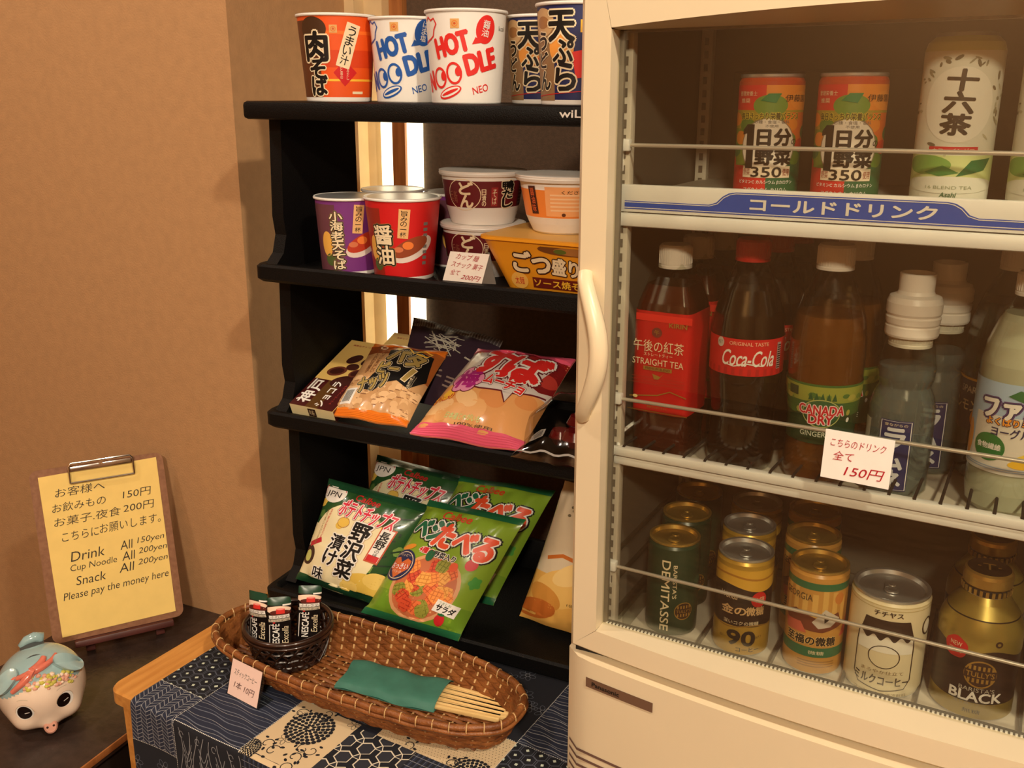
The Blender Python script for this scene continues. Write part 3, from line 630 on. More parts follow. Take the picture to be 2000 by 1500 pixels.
it += E(24, 48, 9, 8, PNK, 3.2)+T('梅', 24, 48, 21, 17, ink((176, 32, 130)), 4, 0, .05)+T('さっぱり', 12, 30, 18, 7, YEL, 3, 12, .06, 0, [(.08, RED)])+E(14, 34, 5, 4, YEL, 2.9)
it += T('日本産じゃがいも', 42, 14, 32, 5, ink((206, 220, 140)), 3, 0, .03)+T('100%使用', 54, 9, 34, 2.5, DRK, 3)
bag('snack_bag', 'pink, orange and white bag of plum potato snacks on the third tray', 'snack bag', None, (-.590, .988, .882), (-.432, .988, .882), (-.418, 1.13, .964), (-.562, 1.13, .964), .024, PLM, it, 90, foil((232, 96, 130)), .09, .0016, 5)
DRB = foil((60, 44, 56)); it = R(0, 0, 100, 110, DRB, .2)+R(0, 98, 100, 110, ink((96, 88, 90)), .6)+sum([R(k*3, 98, k*3+1, 110, ink((150, 144, 144)), .9) for k in range(34)], [])
rnd = random.Random(6)
for i in range(14): it += S([(20+rnd.uniform(0, 45), 62+rnd.uniform(0, 32)) for _ in range(3)], 1.3, ink((190, 186, 170)), 1.5)
it += T('ート', 80, 62, 22, 16, ink((190, 186, 170)), 2, -20, .02)+T('チョコ', 60, 30, 50, 20, ink((150, 130, 120)), 2, -10, .02)
bag('snack_bag', 'dark purple clear-edged bag lying behind the peanut and plum bags', 'snack bag', None, (-.668, 1.075, .893), (-.525, 1.07, .893), (-.545, 1.175, .967), (-.690, 1.175, .985), .012, DRB, it, 110, None, .05, .0014, 3)
# clear little bag of dark red sweets at the right end
t = thing('sweets_bag', 'small clear bag of dark red sweets hanging over the front of the third tray', 'snack bag', (-.385, 1.0, .880))
mb = MB()
for i, (x, y, z, r) in enumerate([(.012, .012, .022, .017), (.034, .004, .018, .016), (-.012, .026, .016, .015), (.028, .034, .034, .018), (.05, .03, .03, .016), (.005, .045, .03, .016)]):
    m2 = MB().lathe([(0, -r*.8), (r*.6, -r*.62), (r, 0), (r*.7, r*.6), (0, r*.8)], ink((120, 22, 26), .2), 16); mb.add([Vector(v)+Vector((x, y, z)) for v in m2.v], m2.f, m2.mats[0])
mb.build('sweets', t, angle=80)
mb = MB()
def cs(a, b):
    s_, t_ = 2*a-1, 2*b-1; h = .036*max(0, 1-abs(s_)**3)**.6*max(0, 1-abs(t_)**3)**.6
    return Vector((-.050+.115*a+.006*math.sin(b*9), -.040+.115*b, .006+.05*max(0, b-.2)+h+.002*math.sin(a*22+b*13)))
def cs0(a, b):
    p = cs(a, b); return Vector((p.x, p.y, .0058+.045*max(0, b-.2)))
mb.grid(cs, 22, 22, 'film_clear').grid(cs0, 10, 10, 'film_clear', True)
mb.art(R(12, 14, 30, 24, ink((150, 146, 140)), 2)+sum([R(14+k*2, 15, 15+k*2, 23, BLK, 3) for k in range(7)], [])+R(0, 2, 115, 3, ink((170, 168, 164)), 2), lambda u, v, o: cs(u/.115, v/.115)+Vector((0, 0, .001+o)), .001, .006, .006); mb.build('wrapper', t, angle=70)

# ---------------------------------------------------------------- chip bags on the bottom tray
DGR = foil((44, 84, 44)); CR2 = ink((238, 226, 184), .35); CHY = ink((228, 190, 84)); LGR = ink((120, 150, 70))
rnd = random.Random(12)
it = R(0, 0, 100, 105, DGR, .2)
for i in range(16):
    x, y = rnd.uniform(66, 98) if i % 2 else rnd.uniform(2, 30), rnd.uniform(12, 96); it += E(x, y, rnd.uniform(4, 8), rnd.uniform(3, 5), [CHY, LGR, ink((86, 120, 56)), ink((240, 210, 110))][i % 4], .8+i*.01, 14, rnd.uniform(0, 180), .1)
for i in range(10): it += S([(78+rnd.uniform(0, 16), 20+i*8), (86+rnd.uniform(0, 12), 24+i*8)], 1.6, ink((24, 50, 30)), 1.2)
it += E(42, 42, 40, 46, CR2, 1.4)+R(0, 8, 36, 60, CR2, 1.35)+E(8, 28, 9, 10, ink((60, 34, 34)), 1.8)+E(8, 27, 4.5, 6, ink((200, 206, 120)), 2)+RR(12, 42, 16, 5, 30, ink((190, 40, 60)), 2)+E(4, 50, 6, 5, ink((236, 226, 180)), 1.9)
it += E(12, 93, 13, 10, WHT, 2)+T('JPN', 12, 91, 17, 7, BLK, 3, 0, .0)+P([(12, 100), (20, 102), (16, 97)], RED, 2.6)+ring(12, 93, 12, 9, .6, RED, 2.5, 24, 20, 200)
it += T('Calbee', 48, 94, 24, 6, ink((190, 30, 34)), 3, -3, .04)+T('ポテトチップス', 54, 81, 56, 17, ink((214, 34, 66)), 4, -3, .04, .1, [(.06, WHT), (.1, ink((120, 20, 40)))])
it += TV('野沢菜', 56, 44, 18, 56, BLK, 4, -2, .04, [(.07, WHT), (.09, ink((190, 150, 90)))])+TV('漬け', 37, 40, 15, 32, BLK, 4, -2, .03, [(.07, WHT)])+TV('味', 27, 14, 12, 13, BLK, 4, 0, .02, [(.07, WHT)])
it += RR(79, 56, 14, 36, -4, ink((196, 84, 50)), 3)+RR(79, 56, 11.5, 33, -4, WHT, 3.2)+TV('長野', 79, 61, 9, 18, BLK, 4, -4, .03)+TV('の味', 79, 48, 4, 7, DRK, 4)+RR(78, 42.5, 11, 6, -4, RED, 3.6)+TV('信州野沢菜のうまみ', 17, 60, 2.2, 36, RED, 3, -4)+TV('香り高いわさび風味', 13, 58, 2.2, 36, ink((150, 120, 70)), 3, -4)
it += E(36, 68, 6, 5, CHY, 3, 16, 20, .12)+ring(36, 68, 6, 5, .5, ink((170, 110, 40)), 3.2, 16)+E(33, 64, 4, 3.5, CHY, 3, 12)+E(82, 14, 24, 13, CHY, 1.7)+E(90, 22, 12, 8, ink((240, 206, 110)), 1.8)+E(66, 10, 10, 6, ink((240, 206, 110)), 1.8)
n1 = bag('chip_bag', 'dark green potato chip bag with cream circle, at the front left of the bottom tray', 'snack bag', 'green potato chip bags', (-.787, .992, .625), (-.648, .988, .617), (-.594, 1.06, .748), (-.769, 1.06, .759), .026, DGR, it, 105, foil((30, 74, 46)), .07, .0022, 1)
n2 = copy_tree(n1); n2.location = Vector(n1.location)+Vector((.018, .103, .004)); n2['label'] = 'dark green potato chip bag standing in shade behind the front chip bag'
LIM = foil((132, 166, 50)); rnd = random.Random(21)
it = R(0, 0, 100, 128, LIM, .2)+R(0, 4, 100, 30, foil((112, 152, 44)), .4)+E(50, 40, 34, 35, ink((218, 160, 112)), 1)+E(50, 40, 30.5, 31.5, ink((196, 110, 70)), 1.2)
WC = [ink((230, 116, 64)), ink((236, 170, 82)), ink((150, 150, 62)), ink((214, 82, 50)), ink((240, 150, 72))]; WD = [ink((190, 80, 40)), ink((206, 130, 52)), ink((110, 116, 40)), ink((170, 50, 32)), ink((206, 110, 50))]
for i in range(30):
    a = rnd.uniform(0, 6.28); r = 27*math.sqrt(rnd.random()); x, y = 50+r*math.cos(a), 40+r*math.sin(a); ro = rnd.uniform(0, 90); k = i % 5; h = 7.2
    c, s = math.cos(math.radians(ro)), math.sin(math.radians(ro))
    it += E(x, y, h, h, WC[k], 1.6+i*.03, 16, ro, .07)
    for q in (-4, 0, 4):
        it += S([(x+q*c-6*s, y+q*s+6*c), (x+q*c+6*s, y+q*s-6*c)], .9, WD[k], 1.612+i*.03)+S([(x+6*c-q*s, y+6*s+q*c), (x-6*c-q*s, y-6*s+q*c)], .9, WD[k], 1.615+i*.03)
it += T('Calbee', 42, 115, 30, 8, ink((206, 60, 30)), 3, 0, .04)+T('ベジ', 24, 98, 38, 21, ink((28, 104, 70)), 4.5, 0, .08, .1, [(.05, WHT), (.11, BLK)])+T('たべる', 64, 92, 58, 24, ink((234, 84, 44)), 4.6, -6, .08, 0, [(.05, WHT), (.11, BLK)])
it += T('4種の', 34, 76, 16, 6, RED, 4, -4, .05, 0, [(.08, WHT)])+T('野菜入り', 54, 74, 24, 6, BLK, 4, -4, .04, 0, [(.08, WHT)])+E(12, 76, 8, 3, ink((230, 150, 50)), 3, 14, 20)
it += E(14, 56, 16, 17, ink((38, 44, 86)), 3.6)+ring(14, 56, 13.6, 14.6, .7, CRM, 3.8)
it += P([(14, 42), (2, 54), (3, 62), (9, 64), (14, 59), (19, 64), (25, 62), (26, 54)], ink((214, 110, 56)), 4)+T('おっきい', 14, 55, 21, 6.5, WHT, 5, 4, .04, 0, [(.08, RED)])+T('ハッピー', 14, 67, 15, 3, CRM, 4.2)+T('パック', 14, 49, 12, 3, WHT, 5)
it += E(40, 72, 4, 6, ink((26, 96, 60)), 4)+E(82, 72, 5.5, 6, ink((206, 40, 44)), 4)+E(68, 66, 4, 4.6, ink((226, 90, 50)), 4)+E(92, 56, 4.6, 6, ink((70, 150, 60)), 4, wob=.15)
it += RR(80, 26, 22, 12, -8, WHT, 4.6)+T('サラダ', 80, 25, 18, 6.5, BLK, 5, -8, .05)+T('うましお', 78, 30, 12, 2.5, GRN, 5, -8)+E(78, 14, 5, 6, ink((206, 40, 44)), 4.5)+E(78, 19.5, 3.5, 1.5, GRN, 4.7)
v1 = bag('chip_bag', 'lime green vegetable snack bag at the front of the bottom tray', 'snack bag', 'lime green snack bags', (-.652, .956, .623), (-.505, .956, .618), (-.452, 1.05, .762), (-.596, 1.05, .762), .027, LIM, it, 128, foil((40, 110, 70)), .055, .0024, 4)
v2 = copy_tree(v1); v2.location = Vector(v1.location)+Vector((.010, .080, .010)); v2.rotation_euler = (math.radians(-4), 0, math.radians(4)); v2['label'] = 'lime green vegetable snack bag in shade behind the front lime bag'
CRB = foil((222, 206, 176)); it = R(0, 0, 100, 190, CRB, .2)+R(0, 0, 100, 70, ink((232, 180, 92), .3), .6)+E(50, 55, 40, 26, ink((240, 196, 110)), 1, 24, 20)+E(30, 40, 26, 14, ink((214, 150, 66)), 1.1, 20, -20)+E(62, 78, 30, 14, ink((248, 214, 140)), 1.2, 20, 30)+E(20, 20, 30, 14, ink((198, 110, 44)), 1.2, 20, 10)+S([(18, 90), (40, 98), (70, 94)], 5, ink((200, 110, 40)), 1.5)+T('1袋84kcal', 78, 38, 30, 4, DRK, 2)
it += sum([E(30+(k*37) % 60, 150+(k*23) % 36, 3, 2, ink((120, 110, 84)), 1, 8) for k in range(18)], [])
bag('chip_bag', 'cream coloured potato chip bag at the right end of the bottom tray beside the cooler', 'snack bag', None, (-.456, 1.04, .6225), (-.345, 1.025, .6225), (-.322, 1.09, .80), (-.418, 1.10, .805), .022, CRB, it, 190, None, .05, .0018, 8)
# ---------------------------------------------------------------- baskets on the table
def sup(a, A, Bb, p):
    c, s = math.cos(a), math.sin(a); return (A*math.copysign(abs(c)**(2/p), c), Bb*math.copysign(abs(s)**(2/p), s))
bc = tw(.279, .152, .5985)
t = thing('long_basket', 'long oval brown rattan tray basket on the patchwork cloth', 'basket', bc, math.radians(-3.2))
NS = 52; per = []
def oval(a, k):   # k 0 bottom .. 1 rim
    x, y = sup(a, .196+.018*k**.7, .050+.021*k**.7, 2.7); return x, y
# even spacing by arc length
fine = [oval(2*PI*i/2000, 1) for i in range(2001)]; cum = [0]
for p, q in zip(fine, fine[1:]): cum.append(cum[-1]+math.dist(p, q))
def ang(f):
    d = f*cum[-1]; lo_, hi_ = 0, 2000
    while hi_-lo_ > 1:
        m_ = (lo_+hi_)//2
        if cum[m_] <= d: lo_ = m_
        else: hi_ = m_
    return 2*PI*(lo_+(d-cum[lo_])/max(1e-9, cum[hi_]-cum[lo_]))/2000
mb = MB(); mst = MB()
for r_ in range(9):
    k = (r_+.5)/9; z = .004+.038*k; pts = []
    for i in range(NS*4):
        a = ang(i/(NS*4)); x, y = oval(a, k); w_ = .0017*math.cos(PI*(i/4)+PI*(r_ % 2)); L = math.hypot(x/.22, y/.07); d = Vector((x/.22**2, y/.07**2)).normalized()
        pts.append((x+d.x*w_, y+d.y*w_, z))
    mb.tube(pts, .0024, 'rattan', 6, True, flat=.62)
mb.grid(lambda a, b: (lambda p: Vector((p[0]*.985, p[1]*.985, .003+.036*b)))(oval(2*PI*a, b)), 90, 5, 'rattan')
for i in range(NS):
    a = ang((i+.0)/NS); pts = []
    for j in range(6):
        k = j/5; x, y = oval(a, k); pts.append((x, y, .003+.040*k))
    mst.tube(pts, .00135, 'rattan_pale', 5)
mb.build('weave', t, angle=70); mst.build('stakes', t, angle=70)
mb = MB(); pts = [(*oval(ang(i/160), 1.03), .0435+.0006*math.sin(i*.8)) for i in range(160)]; mb.tube(pts, .0042, 'rattan', 8, True)
pts2 = [(x*1.012, y*1.03, z-.006) for x, y, z in pts]; mb.tube(pts2, .003, 'rattan', 6, True)
for i in range(0, NS, 1):
    a = ang((i+.5)/NS); x, y = oval(a, 1.03); d = Vector((x/.22**2, y/.07**2)).normalized()
    mb.tube([(x+d.x*.0046*math.cos(q), y+d.y*.0046*math.cos(q), .0415+.0068*math.sin(q)) for q in [2*PI*j/8 for j in range(8)]], .0008, 'rattan_pale', 4, True)
mb.build('rim', t, angle=70)
mb = MB(); rows = 13
for j in range(rows):
    y = -.050+.1*(j+.5)/rows; xm = .196*(1-abs(y/.053)**2.7)**(1/2.7); pts = [(-xm+2*xm*i/60, y, .0035+.0011*math.cos(PI*(-xm+2*xm*i/60)/.0165+PI*(j % 2))) for i in range(61)]
    mb.tube(pts, .0024, 'rattan', 6, flat=1.35)
for i in range(-11, 12):
    x = i*.0165; ym = .048*(1-min(.99, abs(x/.198))**2.7)**(1/2.7); mb.tube([(x, -ym+2*ym*q/8, .0036) for q in range(9)], .0012, 'rattan_pale', 5)
mb.box((-.165, -.034, .0), (.165, .034, .0018), 'rattan', .0005); mb.build('base_weave', t, angle=70)
# little dark basket inside it
sb = tw(.158, .157, .606)
t = thing('coffee_basket', 'small round dark openwork basket of coffee sticks inside the long basket', 'basket', sb)
mb = MB()
def rb_(k): return .043+.011*k
for d_ in (1, -1):
    for i in range(20):
        a0 = 2*PI*i/20; mb.tube([(rb_(k)*math.cos(a0+d_*k*.75)*(1+.012*d_), rb_(k)*math.sin(a0+d_*k*.75)*(1+.012*d_), .003+.043*k) for k in [q/10 for q in range(11)]], .0013, 'bamboo_dark', 5, flat=1.8)
for k in (.12, .36, .62): mb.tube([(rb_(k)*math.cos(2*PI*i/60)*(1+.02*math.sin(i*2)), rb_(k)*math.sin(2*PI*i/60)*(1+.02*math.sin(i*2)), .003+.043*k) for i in range(60)], .0014, 'bamboo_dark', 5, True)
mb.lathe([(0, .0015), (.044, .0015), (.045, .003), (.0, .0035)], 'bamboo_dark', 40)
mb.build('lattice', t, angle=70)
MB().tube([(.0545*math.cos(2*PI*i/60), .0545*math.sin(2*PI*i/60), .047) for i in range(60)], .0033, 'bamboo_dark', 8, True).tube([(.0555*math.cos(2*PI*i/60), .0555*math.sin(2*PI*i/60), .0415) for i in range(60)], .0022, 'bamboo_dark', 8, True).build('rim', t, angle=70)
# coffee sticks
STK = foil((22, 16, 16)); SGR = ink((26, 66, 48), .3)
def stick(label, base, lean, rz):
    t = thing('coffee_stick', label, 'coffee sachet', base, 0, 'coffee sticks in the small basket'); t.rotation_euler = (lean[0], lean[1], rz)
    w, L = 29, 90
    def sf(u, v, off):
        ss = u/(w/2000); e = max(0, 1-abs(2*v/(L/1000)-1)**8)
        return Vector((u, -.0045*max(0, 1-abs(ss)**2.2)**.7*e-off+.0007*math.sin(v*160), v))
    mb = MB(); mb.grid(lambda a, b: sf((a-.5)*w/1000, b*L/1000, 0), 12, 30, STK); mb.grid(lambda a, b: (lambda p: Vector((p.x, -p.y+.001, p.z)))(sf((a-.5)*w/1000, b*L/1000, 0)), 12, 30, STK, True)
    it = R(-11, 100, 11, 112, SGR, 1)+R(3, 99, 11, 101.5, WHT, 2)+E(-1, 93, 12, 6, ink((244, 214, 190)), 1.5)+E(1, 88, 10, 5, ink((90, 30, 22)), 1.6)+RR(1, 91, 8, 8, 0, ink((216, 50, 44)), 2)+E(1, 94.5, 4, 1.5, ink((240, 150, 140)), 2.2)
    it += RR(0, 82, 19, 5.4, 4, WHT, 3)+T('ふわラテ', 0, 82, 17, 4.2, DRK, 4)+RR(0, 76, 20, 4.6, 4, ink((206, 196, 176)), 3)+T('まったり深い味', 0, 76, 18, 3.2, DRK, 4)+E(-5, 72, 1.2, 1.2, RED, 3, 8)
    it += T('NESCAFÉ', -4, 50, 40, 8, WHT, 3, 90, .03)+T('Excella', 5.5, 51, 28, 6, CRM, 3, 90, .0, .3)+S([(-9, 68), (-9, 30)], .7, WHT, 3)
    it = [([(x*1.318, y*.804) for x, y in vs], fs, m, l) for vs, fs, m, l in it]
    mb.art(it, sf, .001, .002, .004, clip=(-.0145, 0, .0145, .090)); mb.build('sachet', t, angle=60); return t
bz = .609
stick('leftmost coffee stick with green top in the dark basket', (sb.x-.030, sb.y-.022, bz-.004), (-.10, -.04, face(sb.x, sb.y)+.1), 0)
stick('middle coffee stick with green top in the dark basket', (sb.x-.002, sb.y-.020, bz-.006), (-.12, .06, 0), face(sb.x, sb.y))
stick('tallest coffee stick, at the right of the dark basket', (sb.x+.022, sb.y+.006, bz+.002), (-.14, .10, 0), face(sb.x, sb.y)-.05)
# price card standing in front of the basket
t = thing('price_card', 'pink price card in a clear stand leaning in front of the long basket', 'price card', tw(.168, .062, .5972), TA+math.radians(-4))
vd = Vector((0, .30, 1)).normalized(); ud = Vector((1, 0, 0)); a0 = Vector((-.026, 0, .001)); n_ = ud.cross(vd)
mb = MB(); q = [a0, a0+ud*.052, a0+ud*.052+vd*.044, a0+vd*.044]; mb.add([*q, *[p-n_*.0006 for p in q]], [(0, 1, 2, 3), (7, 6, 5, 4), (0, 4, 5, 1), (1, 5, 6, 2), (2, 6, 7, 3), (3, 7, 4, 0)], ink((246, 214, 204), .7))
mb.art(T('スティックコーヒー', 26, 30, 40, 8, GREY, 2, -2, 0, .2)+T('1本 10円', 27, 15, 36, 9, ink((110, 84, 84)), 2, -2, 0, .15), plane_surf(a0, ud, vd)); mb.build('card', t, flatshade=True)
def slabq(o_, u_, v_, w, h, th, m): 
    n_ = u_.cross(v_); q = [o_, o_+u_*w, o_+u_*w+v_*h, o_+v_*h]; return MB().add([*q, *[p-n_*th for p in q]], [(0, 1, 2, 3), (7, 6, 5, 4), (0, 4, 5, 1), (1, 5, 6, 2), (2, 6, 7, 3), (3, 7, 4, 0)], m)
s_ = slabq(a0+Vector((-.003, .0012, -.001)), ud, vd, .058, .046, .0014, 'acrylic'); s_.box((-.029, .0, -.0002), (.029, .024, .0012), 'acrylic'); s_.build('stand', t, flatshade=True)
# chopsticks in a teal paper sleeve
ca = Vector(tw(.262, .160, .6075)); cdir = (Vector(tw(.462, .196, 0))-Vector(tw(.25, .160, 0))).normalized(); cang = math.atan2(cdir.y, cdir.x)
t = thing('paper_sleeve', 'teal paper sleeve lying in the long basket around the chopsticks', 'paper bag', ca, cang)
def sl_(a, b, top):
    s_ = 2*b-1; z = (.0110*max(0, 1-abs(s_)**3.5)**.5*(.6+.4*a)) if top else 0
    return Vector((-.012+.133*a+.004*math.sin(b*5)*(1-a), -.030+.060*b+.002*math.sin(a*7), z+.0012*math.sin(a*17+b*6)*(1 if top else 0)+.0012*(1 if top else 0)))
mb = MB(); mb.grid(lambda a, b: sl_(a, b, 1), 30, 18, 'teal_paper'); mb.grid(lambda a, b: sl_(a, b, 0), 30, 18, 'teal_paper', True); mb.build('sleeve', t, angle=60)
for i, (y, z, L, w) in enumerate([(-.0225, .0022, .198, .0052), (-.0113, .0026, .205, .0055), (0, .0028, .200, .0055), (.0113, .0026, .208, .0055), (.0225, .0022, .2, .0052)]):
    nm = ['in front, against the near side of the basket', 'second from the near side', 'in the middle of the bundle', 'second from the far side', 'at the far side of the bundle'][i]
    c = MB().box((.06, y-w, .0004), (L, y-.0004, .0054), 'chopstick_wood', .0006).box((.06, y+.0004, .0004), (L, y+w, .0054), 'chopstick_wood', .0006).box((.06, y-.0006, .001), (.10, y+.0006, .005), 'chopstick_wood')
    o = c.build('chopsticks', loc=tuple(ca), rot=(0, 0, cang+math.radians(-1.2*(i-2))), label='joined pair of pale wooden chopsticks '+nm, cat='chopsticks', group='chopstick pairs in the teal sleeve')
# ---------------------------------------------------------------- piggy bank
pb = thing('piggy_bank', 'glazed ceramic piggy bank with pale blue cap, pink ribbon and big black eyes', 'piggy bank', (-1.070, .780, .4462), face(-1.07, .78)+.0); pb.rotation_euler = (0, math.radians(-5), pb.rotation_euler.z)
def bump_(lo, la, l0, a0, w, h): 
    d = ((lo-l0)*math.cos(math.radians(la)))**2+(la-a0)**2; return h*math.exp(-d/(w*w))
def pig(lo, la, off=0):
    a, b = math.radians(lo), math.radians(la)
    r = 1+bump_(lo, la, -38, -28, 17, .13)+bump_(lo, la, 38, -28, 17, .13)+bump_(lo, la, 0, -36, 11, .12)-bump_(lo, la, -25, -8, 11, .035)-bump_(lo, la, 25, -8, 11, .035)+bump_(lo, la, 0, 18, 30, .04)
    d = Vector((math.sin(a)*math.cos(b), -math.cos(a)*math.cos(b), math.sin(b)))
    return Vector((d.x*.0575*r, d.y*.060*r, max(-.0535, d.z*.0555*r)+.0535))+d*off
mb = MB(); NU, NV = 120, 72
for j in range(NV):
    for i in range(NU):
        l0, l1 = -180+360*i/NU, -180+360*(i+1)/NU; a0, a1 = -90+180*j/NV, -90+180*(j+1)/NV; lm, am = (l0+l1)/2, (a0+a1)/2
        edge = 28-22*min(1, abs(lm)/110)**2+6*math.cos(math.radians(lm*3))
        blue = am > edge or (abs(lm) > 105 and am > -25)
        blush = min((lm-42)**2+(am+32)**2, (lm+42)**2+(am+32)**2) < 150
        m = 'pig_blue' if blue else ('pig_blush' if blush and False else 'pig_skin')
        k = [pig(l0, a0), pig(l1, a0), pig(l1, a1), pig(l0, a1)]; mb.add(k, [(0, 1, 2, 3)], m)
body = mb.build('body', pb, angle=180)
bm = bmesh.new(); bm.from_mesh(body.data); bmesh.ops.remove_doubles(bm, verts=bm.verts, dist=1e-5); bm.to_mesh(body.data); bm.free(); body.data.shade_smooth()
surfp = lambda u, v, o: pig(u, v, o)
for sx in (-1, 1):
    mb = MB(); mb.art(E(26*sx, -2, 12, 11.5, WHT, 1, 30)+E(25*sx-1, -2, 9.6, 10.4, ink((24, 14, 12), .12), 2.2, 30)+RR(25*sx+2, -3, 7, 1.2, 12, WHT, 3.4)+ring(26*sx, -2, 12.1, 11.7, .7, ink((196, 170, 140)), 1.5, 30, 0, 180)+ring(26*sx, 15, 8, 2.5, .6, ink((190, 176, 150)), 1, 20, 20, 160), surfp, 1, 3, 3, lo=.00025); mb.build('eye', pb, angle=80)
    mb = MB(); mb.art(E(47*sx, -33, 11, 8, 'pig_blush', 1, 24), surfp, 1, 3, 3, lo=.0002); mb.build('cheek_blush', pb, angle=80)
    def ear(a, b, sx=sx, k=0):
        w = math.sin(PI*min(.999, b))**.75; lo_ = sx*(34+40*b); la = 50-24*b+(a-.5)*34*w*(1-.25*b)
        return pig(lo_, la, .0010+.0065*math.sin(PI*min(1, b*.62))*(.5+.5*w)*(1 if k == 0 else .2)+(.004*abs(a-.5)*2 if k == 0 else 0))
    mb = MB(); mb.grid(lambda a, b: ear(a, b), 14, 16, 'pig_blue').grid(lambda a, b: ear(a, b, k=1), 14, 16, 'pig_blue', True)
    for e_ in (0, 1): mb.grid(lambda a, b: ear(e_, b).lerp(ear(e_, b, k=1), a), 1, 16, 'pig_blue')
    mb.build('ear', pb, angle=80)
ns = pig(0, -34); mb = MB(); Rm = Matrix.Translation(ns+Vector((0, .004, 0))) @ Matrix.Rotation(math.radians(76), 4, 'X')
mb.lathe([(.0, .0065), (.0075, .0062), (.0095, .0045), (.0104, .001), (.0112, -.004)], 'pig_blush', 28, Rm, shape=lambda a: 1+.12*math.cos(2*a)); mb.lathe([(0, .0069), (.0016, .0066)], DRK, 10, Rm @ Matrix.Translation((.004, 0, 0))).lathe([(0, .0069), (.0016, .0066)], DRK, 10, Rm @ Matrix.Translation((-.004, 0, 0))); mb.build('snout', pb, angle=60)
mb = MB(); mb.art(RR(0, 0, 52, 2.6, 0, ink((70, 76, 78)), 1), lambda u, v, o: (lambda x: Vector((x, .012+v*.02, pig(0, 90).z+o-.0012-.9*x*x/.06)))(u*.0006), 1, 6, lo=.0003); mb.build('coin_slot', pb)
mb = MB(); kt = pig(0, 62); k0 = Vector((0, .026, pig(180, 62).z))
mb.tube([k0+Vector((.012*math.sin(q*.9), .004, -.004+.013*math.sin(q*.52))) for q in range(-2, 8)], [.004, .0065, .0075, .008, .008, .0078, .007, .006, .005, .003], 'pig_blue', 12); mb.build('tail', pb, angle=80)
mb = MB()
def rib(l0, a0, l1, a1, w0, w1, n=14):
    pts = [pig(l0+(l1-l0)*i/n, a0+(a1-a0)*i/n, .0012) for i in range(n+1)]; mb.tube(pts, [1.35*(w0+(w1-w0)*i/n) for i in range(n+1)], 'pig_pink', 8)
rib(-8, 52, 60, 58, .0042, .002); rib(-8, 52, -62, 40, .0036, .0016); rib(-10, 50, -40, 28, .0046, .0026); rib(-10, 52, 30, 66, .0048, .003); rib(-12, 52, -4, 48, .006, .006, 3); mb.build('ribbon', pb, angle=80)
mb = MB(); rnd = random.Random(2)
for i in range(80):
    t_ = rnd.random(); lo_, la = -18+66*t_+rnd.uniform(-7, 7), 40-16*t_+rnd.uniform(-9, 9)
    c = pig(lo_, la, .0006); r = rnd.uniform(.0022, .0040); mb.lathe([(r, -r*.4), (r*.95, r*.1), (r*.5, r*.55), (0, r*.6)], ['pig_yellow', 'pig_yellow', 'pig_blush', 'pig_skin'][i % 4 if i % 7 else 2], 8, Matrix.Translation(c))
mb.build('flowers', pb, angle=80)

# ---------------------------------------------------------------- clipboard and easel
bl = Vector((-1.179, .883, .472)); br_ = math.radians(38); crt = Vector((math.sin(br_), math.cos(br_), 0)); cnh = Vector((math.cos(br_), -math.sin(br_), 0)); tl = math.radians(15); cup_ = -cnh*math.sin(tl)+Vector((0, 0, math.cos(tl))); cn = crt.cross(cup_)
CM = Matrix((( crt.x, cup_.x, cn.x, 0), (crt.y, cup_.y, cn.y, 0), (crt.z, cup_.z, cn.z, 0), (0, 0, 0, 1)))
t = thing('clipboard', 'brown clipboard with a yellow handwritten price sheet leaning beside the wall', 'clipboard', bl)
MB().prism(rrect(0, 0, .196, .273, .012), -.003, 0, 'mdf', CM).build('board', t, angle=30)
mb = MB().prism([(.014, .008), (.184, .010), (.186, .266), (.012, .262)], .0003, .0009, 'paper_yellow', CM)
HW = ink((52, 42, 30), .6); I = lambda s_, x, y, w, h, sh=.15, ro=1: T(s_, x, y, w, h, HW, 1, ro, -.004, sh)
it = I('お客様へ', 68, 234, 72, 14)+I('お飲みもの', 64, 211, 78, 14)+I('150円', 150, 214, 44, 13)+I('お菓子.夜食', 74, 189, 98, 14)+I('200円', 150, 192, 48, 13)+I('こちらに', 60, 164, 54, 14)+I('お願いします。', 134, 167, 92, 15)
it += I('Drink', 66, 131, 50, 15, .2)+I('All', 124, 134, 20, 14, .2)+I('150yen', 161, 136, 42, 12, .25)+I('Cup Noodle', 73, 112, 68, 13, .2)+I('All', 125, 116, 21, 14, .2)+I('200yen', 162, 119, 44, 12, .25)+I('Snack', 66, 92, 44, 14, .2)+I('All', 120, 98, 24, 14, .2)+I('200yen', 160, 101, 46, 12, .25)+I('Please pay the money here', 102, 71, 158, 15, .25, 2)
mb.art(it, lambda u, v, o: CM @ Vector((u, v, .0010+o))); mb.build('price_sheet', t, flatshade=True)
mb = MB().box((.058, .2635, .0008), (.148, .2715, .005), 'chrome', .001, CM)
mb.tube([(.056, .246, .005), (.056, .272, .008), (.060, .277, .009), (.146, .277, .009), (.150, .272, .008), (.150, .246, .005)], .0016, 'chrome', 8, T_=CM)
mb.tube([(.056, .246, .005), (.15, .246, .005)], .0016, 'chrome', 8, T_=CM).lathe([(0, .006), (.003, .006), (.003, 0)], 'chrome', 14, CM @ Matrix.Translation((.103, .2715, .003)))
mb.build('clip', t, angle=40)
t = thing('easel', 'small dark red wooden easel holding up the clipboard', 'easel', bl)
mb = MB().box((.03, -.011, -.012), (.178, -.0005, .012), 'easel_wood', .002, CM); mb.build('ledge', t)
for x in (.045, .150): MB().box((x, -.024, -.012), (x+.014, .17, -.0035), 'easel_wood', .002, CM).build('leg', t)
